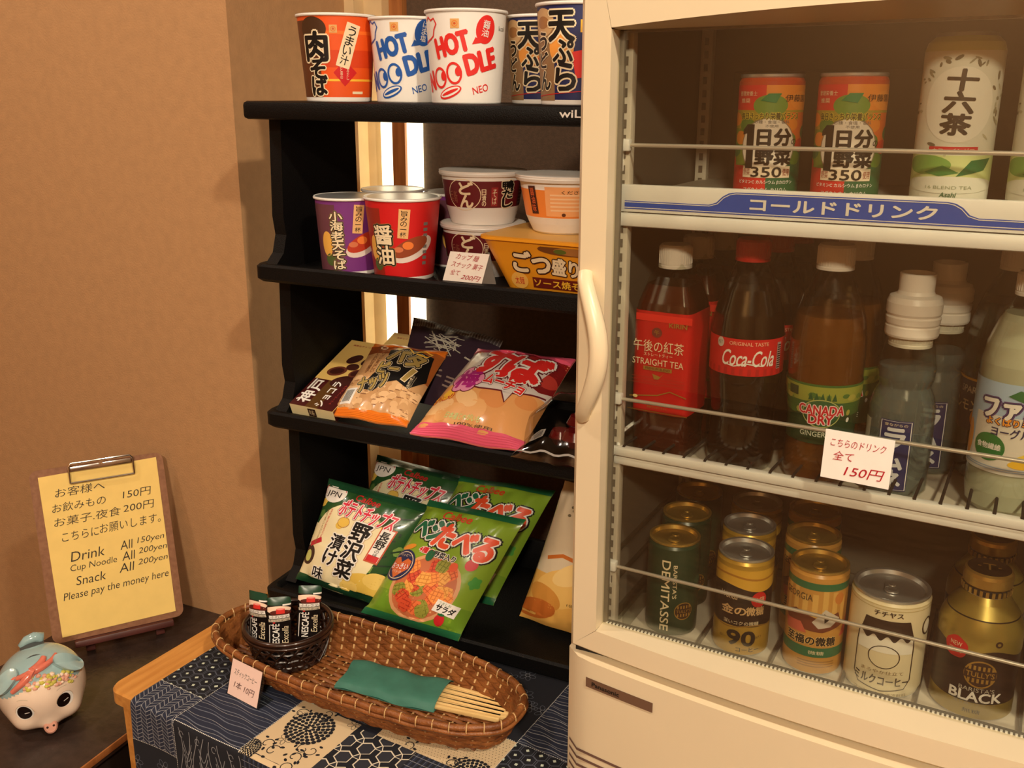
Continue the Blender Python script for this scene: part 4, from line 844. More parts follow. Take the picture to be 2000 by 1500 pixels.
MB().add([tuple(CM @ Vector((.09, .15, -.006))), tuple(CM @ Vector((.104, .15, -.006))), tuple(CM @ Vector((.104, .15, -.012))), tuple(CM @ Vector((.09, .15, -.012)))] + [tuple((CM @ Vector((x, .0, 0)))-cnh*.045*k-Vector((0, 0, .0245))) for x, k in ((.09, 1), (.104, 1), (.104, 1.2), (.09, 1.2))], [(0, 1, 2, 3), (7, 6, 5, 4), (0, 4, 5, 1), (1, 5, 6, 2), (2, 6, 7, 3), (3, 7, 4, 0)], 'easel_wood').build('back_leg', t, flatshade=True)
MB().box((.045, .12, -.0115), (.164, .134, -.004), 'easel_wood', .001, CM).build('crossbar', t)

# ---------------------------------------------------------------- refrigerated showcase
YAW, ROLL = math.radians(-4.5), math.radians(-.7)
FR = thing('refrigerated_showcase', 'cream glass-door drinks cooler standing at the right', 'refrigerator', (-.271, .775, 0)); FR.rotation_euler = (0, ROLL, YAW)
FM = Matrix.Translation((-.271, .775, 0)) @ FR.rotation_euler.to_matrix().to_4x4()
WD_, DP = .60, .46
def bow(u): return .010+.022*(1-((u-.3)/.3)**2)
mb = MB()
mb.box((.004, .006, .79), (.018, DP, 1.47), 'fridge_white', .003).box((WD_-.018, .006, .79), (WD_-.004, DP, 1.47), 'fridge_white', .003).box((.004, .012, 1.385), (WD_-.004, DP, 1.47), 'fridge_white', .003).box((.004, .262, .78), (WD_-.004, DP, 1.47), 'fridge_white', .003)
mb.build('cabinet', FR)
mb = MB().box((.0185, .245, .783), (WD_-.0185, .262, 1.385), 'fridge_liner', .002).box((.018, .012, .783), (.021, .25, 1.385), 'fridge_liner').box((WD_-.021, .012, .783), (WD_-.018, .25, 1.385), 'fridge_liner').box((.018, .012, 1.375), (WD_-.018, .25, 1.385), 'fridge_liner')
mb.box((.055, .240, .80), (WD_-.055, .247, 1.322), 'fridge_liner', .002).box((.018, .010, .760), (WD_-.018, .25, .783), 'fridge_inner', .001)
mb.box((.018, .006, .772), (WD_-.018, .02, .790), 'fridge_inner', .002); mb.build('liner', FR)
for u in (.024, WD_-.036):
    for v in (.016, .226):
        m2 = MB().box((u, v, .80), (u+.012, v+.010, 1.37), 'fridge_inner', .0008)
        for k in range(44): m2.box((u+.004, v-.0006, .81+k*.0125), (u+.008, v+.001, .817+k*.0125), 'gasket_grey')
        m2.build('shelf_rail', FR)
# lower machine housing with grille
mb = MB(); Z0, Z1 = .03, .776
NU = 40
def lowf(a, b): u = -.004+.608*a; e = min(1, min(a, 1-a)*24); return Vector((u, -bow(u)-.004+.012*(1-e)**2, Z0+(Z1-Z0)*b))
mb.grid(lowf, NU, 4, 'fridge_white')
mb.grid(lambda a, b: Vector((-.004+.608*a, (-bow(-.004+.608*a)-.004+.012*(1-min(1, min(a, 1-a)*24))**2)*(1-b)+DP*b, Z1+.004*min(1, b*12))), NU, 14, 'fridge_white')
mb.grid(lambda a, b: Vector((-.004, .002+(DP-.002)*(1-a), Z0+(Z1-Z0)*b)), 4, 4, 'fridge_white').grid(lambda a, b: Vector((.604, .002+(DP-.002)*a, Z0+(Z1-Z0)*b)), 4, 4, 'fridge_white').grid(lambda a, b: Vector((.604-.608*a, DP, Z0+(Z1-Z0)*b)), 4, 4, 'fridge_white')
mb.build('machine_housing', FR, angle=50)
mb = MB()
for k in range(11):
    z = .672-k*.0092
    mb.grid(lambda a, b, z=z: Vector((-.001+.33*a, -bow(-.001+.33*a)-.0046+.010*max(0, 1-a*30)**2, z+(b-.5)*.0030)), 24, 1, 'grille_groove_shade')  # flat dark strips stand in for the shade inside the grille grooves
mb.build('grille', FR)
mb = MB().grid(lambda a, b: Vector((.022+.072*a, -bow(.022+.072*a)-.0052, .7485+.0105*b)), 10, 1, ink((112, 84, 66), .4))
mb.art(T('Panasonic', 22, 5.2, 30, 4.6, BLK, 2, 0, .03), lambda u, v, o: Vector((.022+u, -bow(.022+u)-.0053-o, .7485+v)), .001, .004); mb.build('nameplate', FR)
for x in (.03, .55):
    for y in (.03, .40): MB().lathe([(.018, 0), (.018, .012), (.012, .032), (0, .032)], 'dark_gap', 16, Matrix.Translation((x, y, .0))).build('foot', FR)
# door
door = MB(); O0, O1, P0, P1 = 0.0, .60, .783, 1.455; I0, I1, J0, J1 = .030, .570, .811, 1.349
def dfront(u, z): return -bow(u)-.002
def ring_pt(side, a, k):   # side 0 bottom,1 right,2 top,3 left ; k profile 0 back-outer,1 front-outer,2 front-inner,3 back-inner(glass)
    def lerp(p, q): return p+(q-p)*a
    o = [(lerp(O0, O1), P0), (O1, lerp(P0, P1)), (lerp(O1, O0), P1), (O0, lerp(P1, P0))][side]
    uu = lerp(I0, I1); i = [(uu, J0), (I1, lerp(J0, J1)), (lerp(I1, I0), J1), (I0, lerp(J1, J0))][side]
    fz = (bow(i[0])-bow(.03))/.022
    fi = [(i[0], J0-.0005), (I1-.0, i[1]), (i[0], J1+.001+.012*fz), (I0, i[1])][side]
    if k == 0: return Vector((o[0], .004, o[1]))
    if k == 1: return Vector((o[0], dfront(o[0], 0)+.006, o[1]))
    if k == 2: # slightly rounded outer edge
        c = Vector((o[0]+(.005 if o[0] < .1 and side == 3 else (-.005 if side == 1 else 0)), 0, o[1]+(.005 if side == 0 else (-.005 if side == 2 else 0))))
        u = min(max(c.x, O0+.005), O1-.005); z = min(max(c.z, P0+.005), P1-.005); return Vector((u, dfront(u, 0), z))
    if k == 3: return Vector((fi[0], dfront(fi[0], 0), fi[1]))
    if k == 4: return Vector((i[0], -.001, i[1]))
    if k == 5: return Vector((i[0], .004, i[1]))
for side in range(4):
    for k in range(5): door.grid(lambda a, b, s_=side, k=k: ring_pt(s_, a, k).lerp(ring_pt(s_, a, k+1), b), 28, 1, 'fridge_white')
D = door.build('door', FR, angle=28)
MB().box((I0-.004, -.002, J0-.004), (I1+.004, -.0008, J1+.004), 'glass_pane').box((I0-.004, .0004, J0-.004), (I1+.004, .0015, J1+.004), 'glass_pane').build('glass', D, flatshade=True)
gk = MB()
for a, b in (((I0-.006, .0016, J0-.004), (I0+.004, .006, J1+.004)), ((I1-.004, .0016, J0-.004), (I1+.006, .006, J1+.004)), ((I0, .0016, J1-.002), (I1, .006, J1+.004))): gk.box(a, b, 'gasket_grey', .0006)
gk.build('gasket', D)
vt = MB().box((I0, .0018, J0-.010), (I1, .008, J0+.0008), 'dark_gap')
for k in range(150): u = I0+.003+k*.0036; vt.box((u, .0012, J0-.0045), (u+.0018, .0035, J0+.0012), 'white_plastic')
vt.build('vent_strip', D)
hp = []; hr = []
for k in range(25):
    a = k/24; s_ = math.sin(PI*a); hp.append((.0115+.022*s_**1.1+.0, -.0155-.018*s_**.6, 1.153-.131*a)); hr.append(.0052+.0016*s_)
MB().tube(hp, hr, 'fridge_white', 12, flat=1.25).build('handle', D, angle=60)
MB().box((.004, -.004, .7765), (.596, .02, .783), 'dark_gap').build('door_seam', FR)
# shelves
mb = MB().box((.03, .022, 1.2105), (.57, .24, 1.2155), 'fridge_inner', .0008); sh = mb.build('shelf', FR)
mb = MB().box((.027, .013, 1.2035), (.573, .019, 1.2265), 'white_plastic', .0015).box((.025, .010, 1.191), (.575, .022, 1.2025), 'white_plastic', .003)
SG = ink((30, 80, 190)); cv = lambda x: x
pts = [(10, 2.2), (10, 9), (84, 9), (90, 11), (95, 16), (100, 18.8), (106, 19.8), (262, 19.8), (268, 18.8), (273, 16), (278, 11), (284, 9), (540, 9), (540, 2.2)]
it = P(pts, SG, 1)+S([(10, 8), (84.5, 8), (91, 10), (96, 15), (101, 17.7), (106, 18.7), (262, 18.7), (267, 17.7), (272, 15), (277, 10), (284, 8), (540, 8)], .6, WHT, 2)+S([(10, 3.4), (540, 3.4)], .6, WHT, 2)+T('コールドドリンク', 187, 11, 138, 9.6, WHT, 3, 0, .035)
mb.art(it, plane_surf((.024, .0128, 1.2040), (1, 0, 0), (0, 0, 1))); mb.build('price_rail', sh)
mb = MB().box((.030, .014, .971), (.572, .022, .9795), 'white_plastic', .002).box((.028, .011, .9805), (.572, .021, .989), 'white_plastic', .002).box((.03, .022, .968), (.57, .24, .9705), 'fridge_inner'); sh2 = mb.build('shelf', FR)
m2 = MB()
for k in range(28): u = .04+k*.0192; m2.tube([(u, .014, .9895), (u, .018, .9905), (u, .238, .9745)], .0013, 'dark_gap' if k % 1 == 0 else 'white_plastic', 6)
m2.tube([(.034, .016, .9892), (.034, .022, 1.0), (.034, .236, 1.0)], .0018, 'white_plastic', 8); m2.build('wires', sh2)
for z, nm in ((1.259, 0), (1.036, 0), (.868, 0)):
    g = MB().tube([(.034, .012, z), (.57, .012, z)], .0017, 'rod_steel', 10).build('guard_rail', FR)
    for u in (.028, .392 if z < .9 else .562): MB().box((u, .008, z-.005), (u+.010, .016, z+.005), 'white_plastic', .0015).box((u-.003, .010, z-.022), (u+.003, .022, z+.003), 'white_plastic', .001).build('clip', g)
for k, u in enumerate((.036, .110, .180, .245, .308, .390, .45, .51)):
    MB().box((u, .036, .783), (u+.0022, .225, .790 if k else .815), 'acrylic_smoke' if k else 'acrylic').build('lane_divider', FR, flatshade=True)
MB().box((.026, .03, .80), (.036, .22, .806), 'acrylic', .001).box((.030, .03, .845), (.034, .22, .848), 'acrylic').box((.030, .03, .875), (.034, .22, .878), 'acrylic').build('side_guide', FR)
# card on the glass
t = thing('price_card', 'white card with red handwriting stuck on the cooler glass before the bottles', 'price card', FM @ Vector((.2455, -.0022, 1.0215))); t.rotation_euler = (0, ROLL+math.radians(1.2), YAW)
mb = MB().box((-.0262, -.0010, -.0205), (.0262, 0, .0205), 'paper_white'); mb.art(T('こちらのドリンク', 26, 32, 42, 6.5, RP, 2, 1, -.002, .15)+T('全て', 16, 21, 16, 7.5, RP, 2, 2, 0, .15)+T('150円', 33, 9.5, 31, 9, RP, 2, 2, 0, .25), plane_surf((-.0262, -.0011, -.0205), (1, 0, 0), (0, 0, 1))); mb.build('card', t, flatshade=True)

# ---------------------------------------------------------------- drinks
def put(o, u, v, z, rz=None):
    p = FM @ Vector((u, v, z)); o.location = p; o.rotation_euler = (0, ROLL, face(p.x, p.y) if rz is None else rz); return o
def can(name, label, group, r, h, base, items, lid='silver', neck=.0022, cat='canned drink', bottom='silver'):
    t = thing(name, label, cat, (0, 0, 0), 0, group); R_ = r
    mb = MB().lathe([(0, .002), (R_-.005, .0015), (R_-.003, 0), (R_-.0018, .0008), (R_-.0004, .003), (R_, .006), (R_, h-.006), (R_-neck*.7, h-.003)], [bottom]*4+[base]*3, 96)
    mb.art(items, cyl_surf(lambda z: R_ if z < h-.006 else R_-neck*.7*(z-h+.006)/.003, R_), .001, .003); mb.build('body', t, angle=50)
    MB().lathe([(R_-neck*.7, h-.0032), (R_-neck*.3, h-.0022), (R_-neck*.25, h-.0004), (R_-neck*.6, h), (R_-neck-.0012, h-.0006), (R_-neck-.0024, h-.0042), (R_-neck-.006, h-.0046), (0, h-.0044)], lid, 56).build('lid', t, angle=30)
    m2 = MB(); m2.prism([(x+.0, y) for x, y in rrect(-.0062, -.011, .0062, .011, .005)], h-.0038, h-.0028, lid); m2.lathe([(0, .0012), (.003, .0012), (.0034, 0)], lid, 14, Matrix.Translation((0, .004, h-.0032))); m2.lathe([(.0028, .0002), (.0046, .0008), (.0062, .0002)], lid, 20, Matrix.Translation((0, -.005, h-.0030)))
    m2.build('pull_tab', t, angle=40); return t
GG = ink((24, 58, 40), .3)
it = T('DEMITASSE', -3.5, 46, 76, 8.4, CRM, 2, -90, .015)+T("BARISTA'S", 5.5, 62, 36, 4, CRM, 2, -90, .0)+E(15.5, 30, 9.5, 9.5, GLD, 2)+E(15.5, 30, 8.6, 8.6, DRK, 2.4)+sum([R(9+k*3, 24, 10.4+k*3, 36, GLD, 2.6) for k in range(5)], [])+RR(15.5, 30, 17, 5.5, 0, DRK, 3)+T("TULLY'S", 15.5, 30, 15, 3.4, GLD, 3.4)+E(34, 60, 7, 5, ink((40, 80, 56)), 1)
c = can('coffee_can', 'dark green gold-lidded coffee can at the front left of the cooler bottom', 'dark green coffee cans', .0255, .1015, GG, it, 'gold_lid'); put(c, .074, .073, .783, face(-.2, .84)-.12)
for i, (u, v) in enumerate(((.066, .133), (.060, .192))):
    d = copy_tree(c); put(d, u, v, .783); d['label'] = ['dark green coffee can in the middle of its row of three', 'dark green coffee can at the very back of its row'][i]
GO = mat('bright_gold', (196, 156, 60), .3, .35); BK = ink((34, 22, 20), .3)
it = R(-84, 6, 84, 33, GO, .6)+R(-84, 33, 84, 76, BK, .7)+P([(-84, 76)]+[(x, 73-3*math.sin(x*.085)) for x in range(-84, 85, 4)]+[(84, 92), (-84, 92)], ink((216, 168, 60), .28), 1)+S([(x, 84-1.5*math.sin(x*.1)) for x in range(-84, 85, 4)], 2, ink((176, 120, 40)), 1.4)+S([(x, 33+1.6*math.sin(x*.12)) for x in range(-84, 85, 4)], 1.4, ink((150, 110, 40)), 1.4)
it += T('Wonda', -13, 64, 17, 6, CRM, 2, 0, 0, .3)+E(16, 62, 8, 8, RED, 2)+T('2倍', 17, 62, 9, 6, CRM, 3)+T('金の', -8, 50, 24, 9, ink((206, 170, 120)), 2, 0, .03)+T('微糖', 13, 50, 18, 9, ink((206, 170, 120)), 2, 0, .03)+T('深いコクの微糖', 0, 37, 34, 4, CRM, 2)+T('90', 1, 21, 26, 15, BLK, 3, 0, .06)+T('カロリー', -17, 20, 7, 3, BLK, 3)+T('%オフ', 18, 22, 6, 3, BLK, 3)+T('コーヒー', 8, 9, 22, 4.5, BLK, 3, 0, .02)
c = can('coffee_can', 'gold and black coffee can marked 90, at the front of its row', 'gold and black coffee cans', .0265, .1025, GO, it, 'silver'); put(c, .145, .074, .783)
for i, (u, v) in enumerate(((.132, .133), (.124, .192))):
    d = copy_tree(c); put(d, u, v, .783); d['label'] = ['gold and black silver-lidded coffee can in the middle of its row', 'gold and black silver-lidded coffee can at the very back'][i]
GM = ink((202, 148, 72), .3); GR2 = ink((36, 110, 74), .35)
it = R(-84, 88, 84, 95, GR2, 1)+R(-84, 20, 84, 30, GR2, 1)+sum([R(-84+k*9, 52+6*math.sin(k*2.3), -79+k*9, 86-5*math.sin(k*1.7), ink((222, 176, 96)), .6) for k in range(19)], [])+P([(-32, 58), (-18, 66), (2, 60), (22, 66), (28, 52), (8, 46), (-24, 48)], ink((116, 56, 36)), 1.2)+P([(-30, 52), (-12, 54), (-6, 44), (-28, 42)], ink((206, 100, 80)), 1.4)+P([(-2, 56), (9, 70), (24, 60), (15, 52), (4, 50)], ink((206, 196, 186)), 2)+P([(8, 66), (14, 60), (9, 56)], BLK, 2.4)+P([(26, 40), (38, 62), (42, 40)], ink((210, 90, 80)), 1.5)
it += T('GEORGIA', -18, 80, 30, 6.5, ink((90, 70, 40)), 2, 0, .02)+E(22, 80, 5, 6, ink((206, 130, 60)), 1.5)+T('至福の微糖', -2, 37, 46, 9, BLK, 3, 0, .04, 0, [(.05, ink((230, 196, 130)))])+T('微糖', 4, 25, 14, 4, CRM, 3)+sum([R(-12, 10+2.6*k, 22, 11+2.6*k, ink((160, 112, 60)), 2) for k in range(3)], [])
c = can('coffee_can', 'gold coffee can with green bands and a white peak, at the front of its row', 'gold and green coffee cans', .0265, .106, GM, it, 'gold_lid'); put(c, .213, .076, .783)
for i, (u, v) in enumerate(((.195, .134), (.184, .193))):
    d = copy_tree(c); put(d, u, v, .783); d['label'] = ['gold and green coffee can in the middle of its row', 'gold and green coffee can at the very back of its row'][i]
MK = ink((234, 220, 184), .3); MB_ = ink((44, 26, 20), .4)
it = S([(-19, 72), (-24, 62), (-25, 52), (-25, 20), (-20, 11), (0, 8), (20, 11), (25, 20), (25, 52), (24, 62), (19, 72)], 1, MB_, 2)+P([(-19, 78), (19, 78)]+[(24-x, 60+2.4*math.cos(x*.55)) for x in range(0, 48)], MB_, 2)+R(-24, 46, 24, 63, ink((244, 240, 228)), 1.5)
it += T('チチヤス', 0, 84, 24, 5, MB_, 3, 0, .03)+ring(0, 42, 13, 11, .8, MB_, 3)+T('まろやか仕立て', 0, 27, 36, 3.6, ink((130, 100, 60)), 3)+T('ミルクコーヒー', 0, 18.5, 47, 9, MB_, 4, 0, .03)+T('コーヒー入り清涼飲料', 0, 5, 46, 3.2, ink((130, 110, 80)), 3)+ring(40, 70, 6.5, 8, 1.6, MB_, 2)+E(40, 70, 5, 6, ink((244, 236, 220)), 1.6)+S([(-104, 88), (104, 88)], .8, ink((200, 180, 130)), 1)+S([(-104, 91), (104, 91)], .8, ink((200, 180, 130)), 1)
c = can('coffee_can', 'wide cream milk coffee can with a brown bottle drawing on the cooler floor', None, .0335, .097, MK, it, 'silver', .003); put(c, .276, .078, .783, face(0, .83)+.02)
# bottle-shaped coffee can
def bottle_can(label):
    t = thing('coffee_bottle_can', label, 'canned drink', (0, 0, 0), 0, 'black bottle-shaped coffee cans'); r = .0335; GP = mat('olive_gold', (168, 146, 72), .3, .55)
    pr = [(0, .002), (r-.006, .001), (r-.003, 0), (r-.001, .002), (r, .006), (r, .078), (r-.001, .084), (r-.005, .094), (r-.012, .104), (.0185, .110), (.0182, .114)]
    mb = MB().lathe(pr, ['silver']*4+[BK, BK, BK, GP, GP, 'silver'], 96); rf = interp(pr[4:])
    it = R(-106, 3, 106, 18, GP, 1)+P([(-106, 66)]+[(x, 66+3*math.sin(x*.12)) for x in range(-106, 107, 4)]+[(106, 93), (-106, 93)], GP, 1)+E(-19, 66, 10, 10, RED, 2, wob=.04)+T('NEW', -19, 69, 10, 4, CRM, 3)+T('深煎り', -19, 63, 12, 4, CRM, 3)+E(14, 76, 3, 3, DRK, 2)+E(14, 76, 1.4, 1.4, GP, 2.5)
    it += E(3, 46, 13, 13, GLD, 2)+E(3, 46, 11.6, 11.6, DRK, 2.3)+sum([R(-6.5+k*3.6, 38, -4.6+k*3.6, 54, GLD, 2.6) for k in range(6)], [])+RR(3, 46, 25, 8, 0, DRK, 3)+T("TULLY'S", 3, 46, 22, 5, GLD, 3.4, 0, .03)+T("BARISTA'S", 2, 31, 28, 4, ink((190, 184, 170)), 3)+T('BLACK', 2, 24, 42, 9, WHT, 3, 0, .05)+T('無糖', 0, 10, 14, 4, BLK, 3)+T('香り高いブラック', 2, 17, 34, 2.6, ink((160, 150, 130)), 3)
    mb.art(it, cyl_surf(rf, r), .001, .003, .006); mb.build('body', t, angle=50)
    m2 = MB().lathe([(.0188, .1105), (.0192, .112), (.0192, .1155), (.0186, .1165)], 'dark_gap', 36)
    for k in range(26): a = 2*PI*k/26; m2.box((-.0012, -.0008, .1112), (.0012, .0008, .1160), 'gold_lid', 0, Matrix.Rotation(a, 4, 'Z') @ Matrix.Translation((0, -.0192, 0)))
    m2.lathe([(.0186, .1168), (.0196, .118), (.0198, .126), (.019, .129), (.0172, .1305)], 'gold_lid', 40).lathe([(.0172, .1305), (.0, .1306)], BK, 40); m2.art(T('T', 0, 0, 10, 12, GLD, 1)+R(-9, -.8, -6.6, .8, GLD, 1)+R(6.6, -.8, 9, .8, GLD, 1), plane_surf((0, 0, .1307), (1, 0, 0), (0, 1, 0))); m2.build('cap', t, angle=40); return t
c = bottle_can('black and gold bottle-shaped coffee can at the front of its row'); put(c, .350, .082, .783, face(.07, .83)+.08)
d = copy_tree(c); put(d, .350, .153, .783); d['label'] = 'black and gold bottle-shaped coffee can half hidden behind the front one'
e = can('coffee_can', 'dark can cut off by the right edge of the photo on the cooler floor', None, .0265, .102, BK, it[:0]+R(-10, 30, 30, 70, ink((150, 140, 110)), 1)+T('1日', 0, 50, 20, 12, WHT, 2), 'silver'); put(e, .424, .07, .783)

def pbottle(name, label, group, prof, liq_top, liq, label_band, lab_mat, items, capm, cap_r, cap_h, body='pet', shape=None, liqm=None, lab_r=None, cat='bottled drink'):
    t = thing(name, label, cat, (0, 0, 0), 0, group); h = prof[-1][1]
    MB().lathe(prof, body, 48, shape=shape).build('bottle', t, angle=60)
    lp = [(max(0, r-.0007), z+.0007) for r, z in prof if z < liq_top]; rl = interp(prof)(liq_top)-.0007; lp += [(rl, liq_top), (0, liq_top)]; lp[0] = (0, lp[0][1])
    MB().lathe(lp, liq, 48, shape=shape).build('drink', t, angle=60)
    z0, z1 = label_band; rf0 = interp(prof)
    zs = [z0+(z1-z0)*k/10 for k in range(11)]
    mb = MB().lathe([(rf0(z)+.0004, z) for z in zs], lab_mat, 96, shape=shape)
    rr = lab_r or rf0((z0+z1)/2)
    if shape: mb.art(items, plane_surf((0, -rr*shape(0)-.0006, 0), (1, 0, 0), (0, 0, 1)))
    else: mb.art(items, cyl_surf(lambda z: rf0(z)+.0004, rr), .001, .003, .006)
    mb.build('label', t, angle=60)
    c_ = MB().lathe([(cap_r+.0004, h-cap_h-.003), (cap_r+.0004, h-cap_h-.0006), (cap_r, h-cap_h), (cap_r, h-.002), (cap_r-.0015, h), (0, h+.0001)], capm, 40)
    for k in range(36): a = 2*PI*k/36; c_.box((-.0004, -.0003, h-cap_h+.001), (.0004, .0003, h-.0025), capm, 0, Matrix.Rotation(a, 4, 'Z') @ Matrix.Translation((0, -cap_r, 0)))
    c_.build('cap', t, angle=40); return t
def sq(p=5, rot=0):
    return lambda a: 1/((abs(math.sin(a))**p+abs(math.cos(a))**p)**(1/p))
# black tea
TR = ink((196, 26, 28), .3)
pr = [(0, .003), (.024, .002), (.028, 0), (.030, .004), (.031, .012), (.030, .022), (.031, .040), (.0312, .070), (.0312, .140), (.030, .148), (.021, .172), (.0135, .182), (.0125, .186), (.0125, .2)]
it = R(-24, 133, 30, 139.5, ink((226, 44, 36)), 1)+T('KIRIN', 17, 131, 17, 4, GLD, 2, 0, .04)+E(-3, 123, 5, 4.6, ink((120, 50, 40)), 2)+T('午', -3, 123, 5, 5, GLD, 3)+T('午後の紅茶', -1, 110, 49, 11, CRM, 3, 0, .0)+T('ストレートティー', -1, 102, 28, 3.4, CRM, 3)+T('STRAIGHT TEA', -1, 95, 50, 6, CRM, 3, 0, .0)+R(-15, 87, 13, 90.6, GLD, 2)+T('PREMIUM BLEND', -1, 88.8, 24, 2.2, MAR, 3)+P([(-6, 84), (2, 82), (6, 86), (0, 79), (-4, 79)], GLD, 2)
it += sum([R(-26, 80-3*k, 26, 80.3-3*k, ink((170, 70, 50)), 1) for k in range(3)], [])+S([(-28, 60), (-14, 62), (0, 64), (12, 69), (28, 65)], 1, GLD, 2)+E(-22, 60.5, 2.4, 1.6, ink((246, 220, 150)), 3)+S([(-30, 47.5), (30, 47.5)], .8, GLD, 2)+T('無糖ではありません', 0, 52, 20, 2.2, GLD, 2)
rs = lambda a: .93*sq(6)(a)
tea = pbottle('tea_bottle', 'square red-labelled black tea bottle at the front left of the middle shelf', 'red-labelled tea bottles', pr, .165, 'tea_drink', (.046, .142), TR, it, 'cap_white', .0148, .018, shape=lambda a: 1*(.92+.08*0)*min(sq(7)(a), 1.33)*.97, lab_r=.0312)
put(tea, .062, .070, .9705, YAW-.05)
for i, (u, v) in enumerate(((.062, .135), (.066, .200))):
    d = copy_tree(tea); put(d, u, v, .9705, YAW); d['label'] = ['red-labelled tea bottle directly behind the front tea bottle', 'red-labelled tea bottle at the very back of its row'][i]
pr = [(0, .006), (.016, .005), (.022, .001), (.027, .0), (.030, .006), (.031, .016), (.0285, .045), (.0290, .060), (.0318, .085), (.0322, .092), (.0322, .126), (.0318, .130), (.030, .145), (.024, .166), (.017, .182), (.0132, .190), (.0125, .194), (.0125, .209)]
CR_ = ink((206, 32, 36), .35)
it = T('ORIGINAL TASTE', 2, 121.5, 34, 3.2, ink((240, 180, 150)), 2, 0, .02)+T('Coca-Cola', 2, 108.5, 46, 14, WHT, 3, 0, .02, .35)+S([(-20, 103), (-10, 101), (0, 104), (14, 102)], 1, WHT, 3)+E(-24, 121, 3.6, 4.4, ink((206, 200, 190)), 2)+T('PET', -24, 121, 5, 3, GREY, 3)+R(29, 98, 34, 122, ink((180, 150, 150)), 2)+sum([R(29.4, 99+q*2, 33.6, 100+q*2, BLK, 3) for q in range(11)], [])+sum([R(-40+k*7, 93, -37+k*7, 99, ink((180, 24, 30)), 1) for k in range(12)], [])
coke = pbottle('cola_bottle', 'cola bottle with red label and red cap at the front of its row', 'cola bottles', pr, .172, 'cola', (.0925, .1255), CR_, it, 'cap_red', .0148, .016); put(coke, .131, .076, .9705)
for i, (u, v) in enumerate(((.136, .142), (.140, .207))):
    d = copy_tree(coke); put(d, u, v, .9705); d['label'] = ['red-capped cola bottle directly behind the front cola bottle', 'red-capped cola bottle at the very back of its row'][i]
it = R(-102, 40, 102, 66, ink((24, 62, 34), .35), .6)+R(-102, 78, 102, 92, ink((150, 158, 66), .35), .7); rnd = random.Random(5)
for k in range(60): it += E(rnd.uniform(-100, 100), 74+rnd.uniform(-8, 14), rnd.uniform(2, 5), rnd.uniform(1.5, 3), ink([(176, 170, 80), (110, 140, 60), (70, 116, 52)][k % 3]), 1+k*.004, 8)
it += P([(-15, 66), (-18, 77), (0, 81), (18, 77), (15, 64), (0, 54)], ink((40, 96, 56)), 2)+ring(0, 68, 15.5, 12.5, .9, ink((176, 180, 110)), 2.2)+sum([P([(-11+k*4.6, 80), (-9+k*4.6, 87), (-7+k*4.6, 80)], ink((30, 90, 52)), 2) for k in range(5)], [])+T('CANADA', 0, 71, 37, 8.4, ink((206, 30, 46)), 3, 0, .05, 0, [(.07, ink((244, 220, 220)))])+T('DRY', 0, 62.5, 20, 8, ink((206, 30, 46)), 3, 0, .05, 0, [(.07, ink((244, 220, 220)))])+T('GINGER ALE', 0, 49, 34, 4.6, ink((206, 210, 190)), 3, 0, .02)+E(24, 62, 1.6, 2.2, WHT, 2)+R(-30, 82, -20, 90, ink((50, 70, 40)), 2)
pr2_ = [(r*.985, z) for r, z in pr]
gin = pbottle('ginger_ale_bottle', 'ginger ale bottle with green label and white cap at the front of its row', 'ginger ale bottles', pr2_, .150, 'amber_drink', (.042, .094), ink((60, 104, 48), .35), it, 'cap_white', .0152, .018); put(gin, .201, .076, .9705)
d = copy_tree(gin); put(d, .206, .142, .9705); d['label'] = 'ginger ale bottle hidden behind the front ginger ale bottle'
# ramune
pr = [(0, .004), (.020, .003), (.024, 0), (.0265, .004), (.0268, .05), (.0265, .080), (.024, .092), (.0205, .100), (.0225, .108), (.0228, .118), (.0200, .136), (.0175, .148), (.0165, .15)]
it = R(-13, 8, 13, 74, NAVY, 1)+S([(-12, 9), (12, 9), (12, 73), (-12, 73)], .7, WHT, 2, True)+TV('ラムネ', 0, 38, 15, 58, ink((214, 214, 220)), 3, 0, .05)+T('昔ながらの', 0, 70, 18, 2.6, CRM, 3)+R(-34, 30, -24, 70, ink((206, 206, 196)), 1)
ram = pbottle('ramune_bottle', 'clear ramune soda bottle with stepped white top at the front of its row', 'ramune bottles', pr, .118, 'clear_drink', (.062, .0625), 'clear_drink', it, 'cap_white', .0170, .010, lab_r=.0268)
m2 = MB().lathe([(.0205, .146), (.0212, .148), (.0212, .155), (.0198, .156), (.0212, .158), (.0216, .163), (.0204, .1645), (.0218, .167), (.0218, .176), (.0200, .181), (.0150, .183), (.0138, .186), (.0140, .201), (.0128, .2015), (.0120, .196), (0, .196)], 'cap_white', 44); m2.build('plunger_top', ram, angle=40)
ram.scale = (1, 1, .94); put(ram, .266, .080, .9705, face(-.01, .84)-.1); d = copy_tree(ram); put(d, .284, .150, .9705); d['label'] = 'ramune bottle with stepped white top standing behind the front ramune'
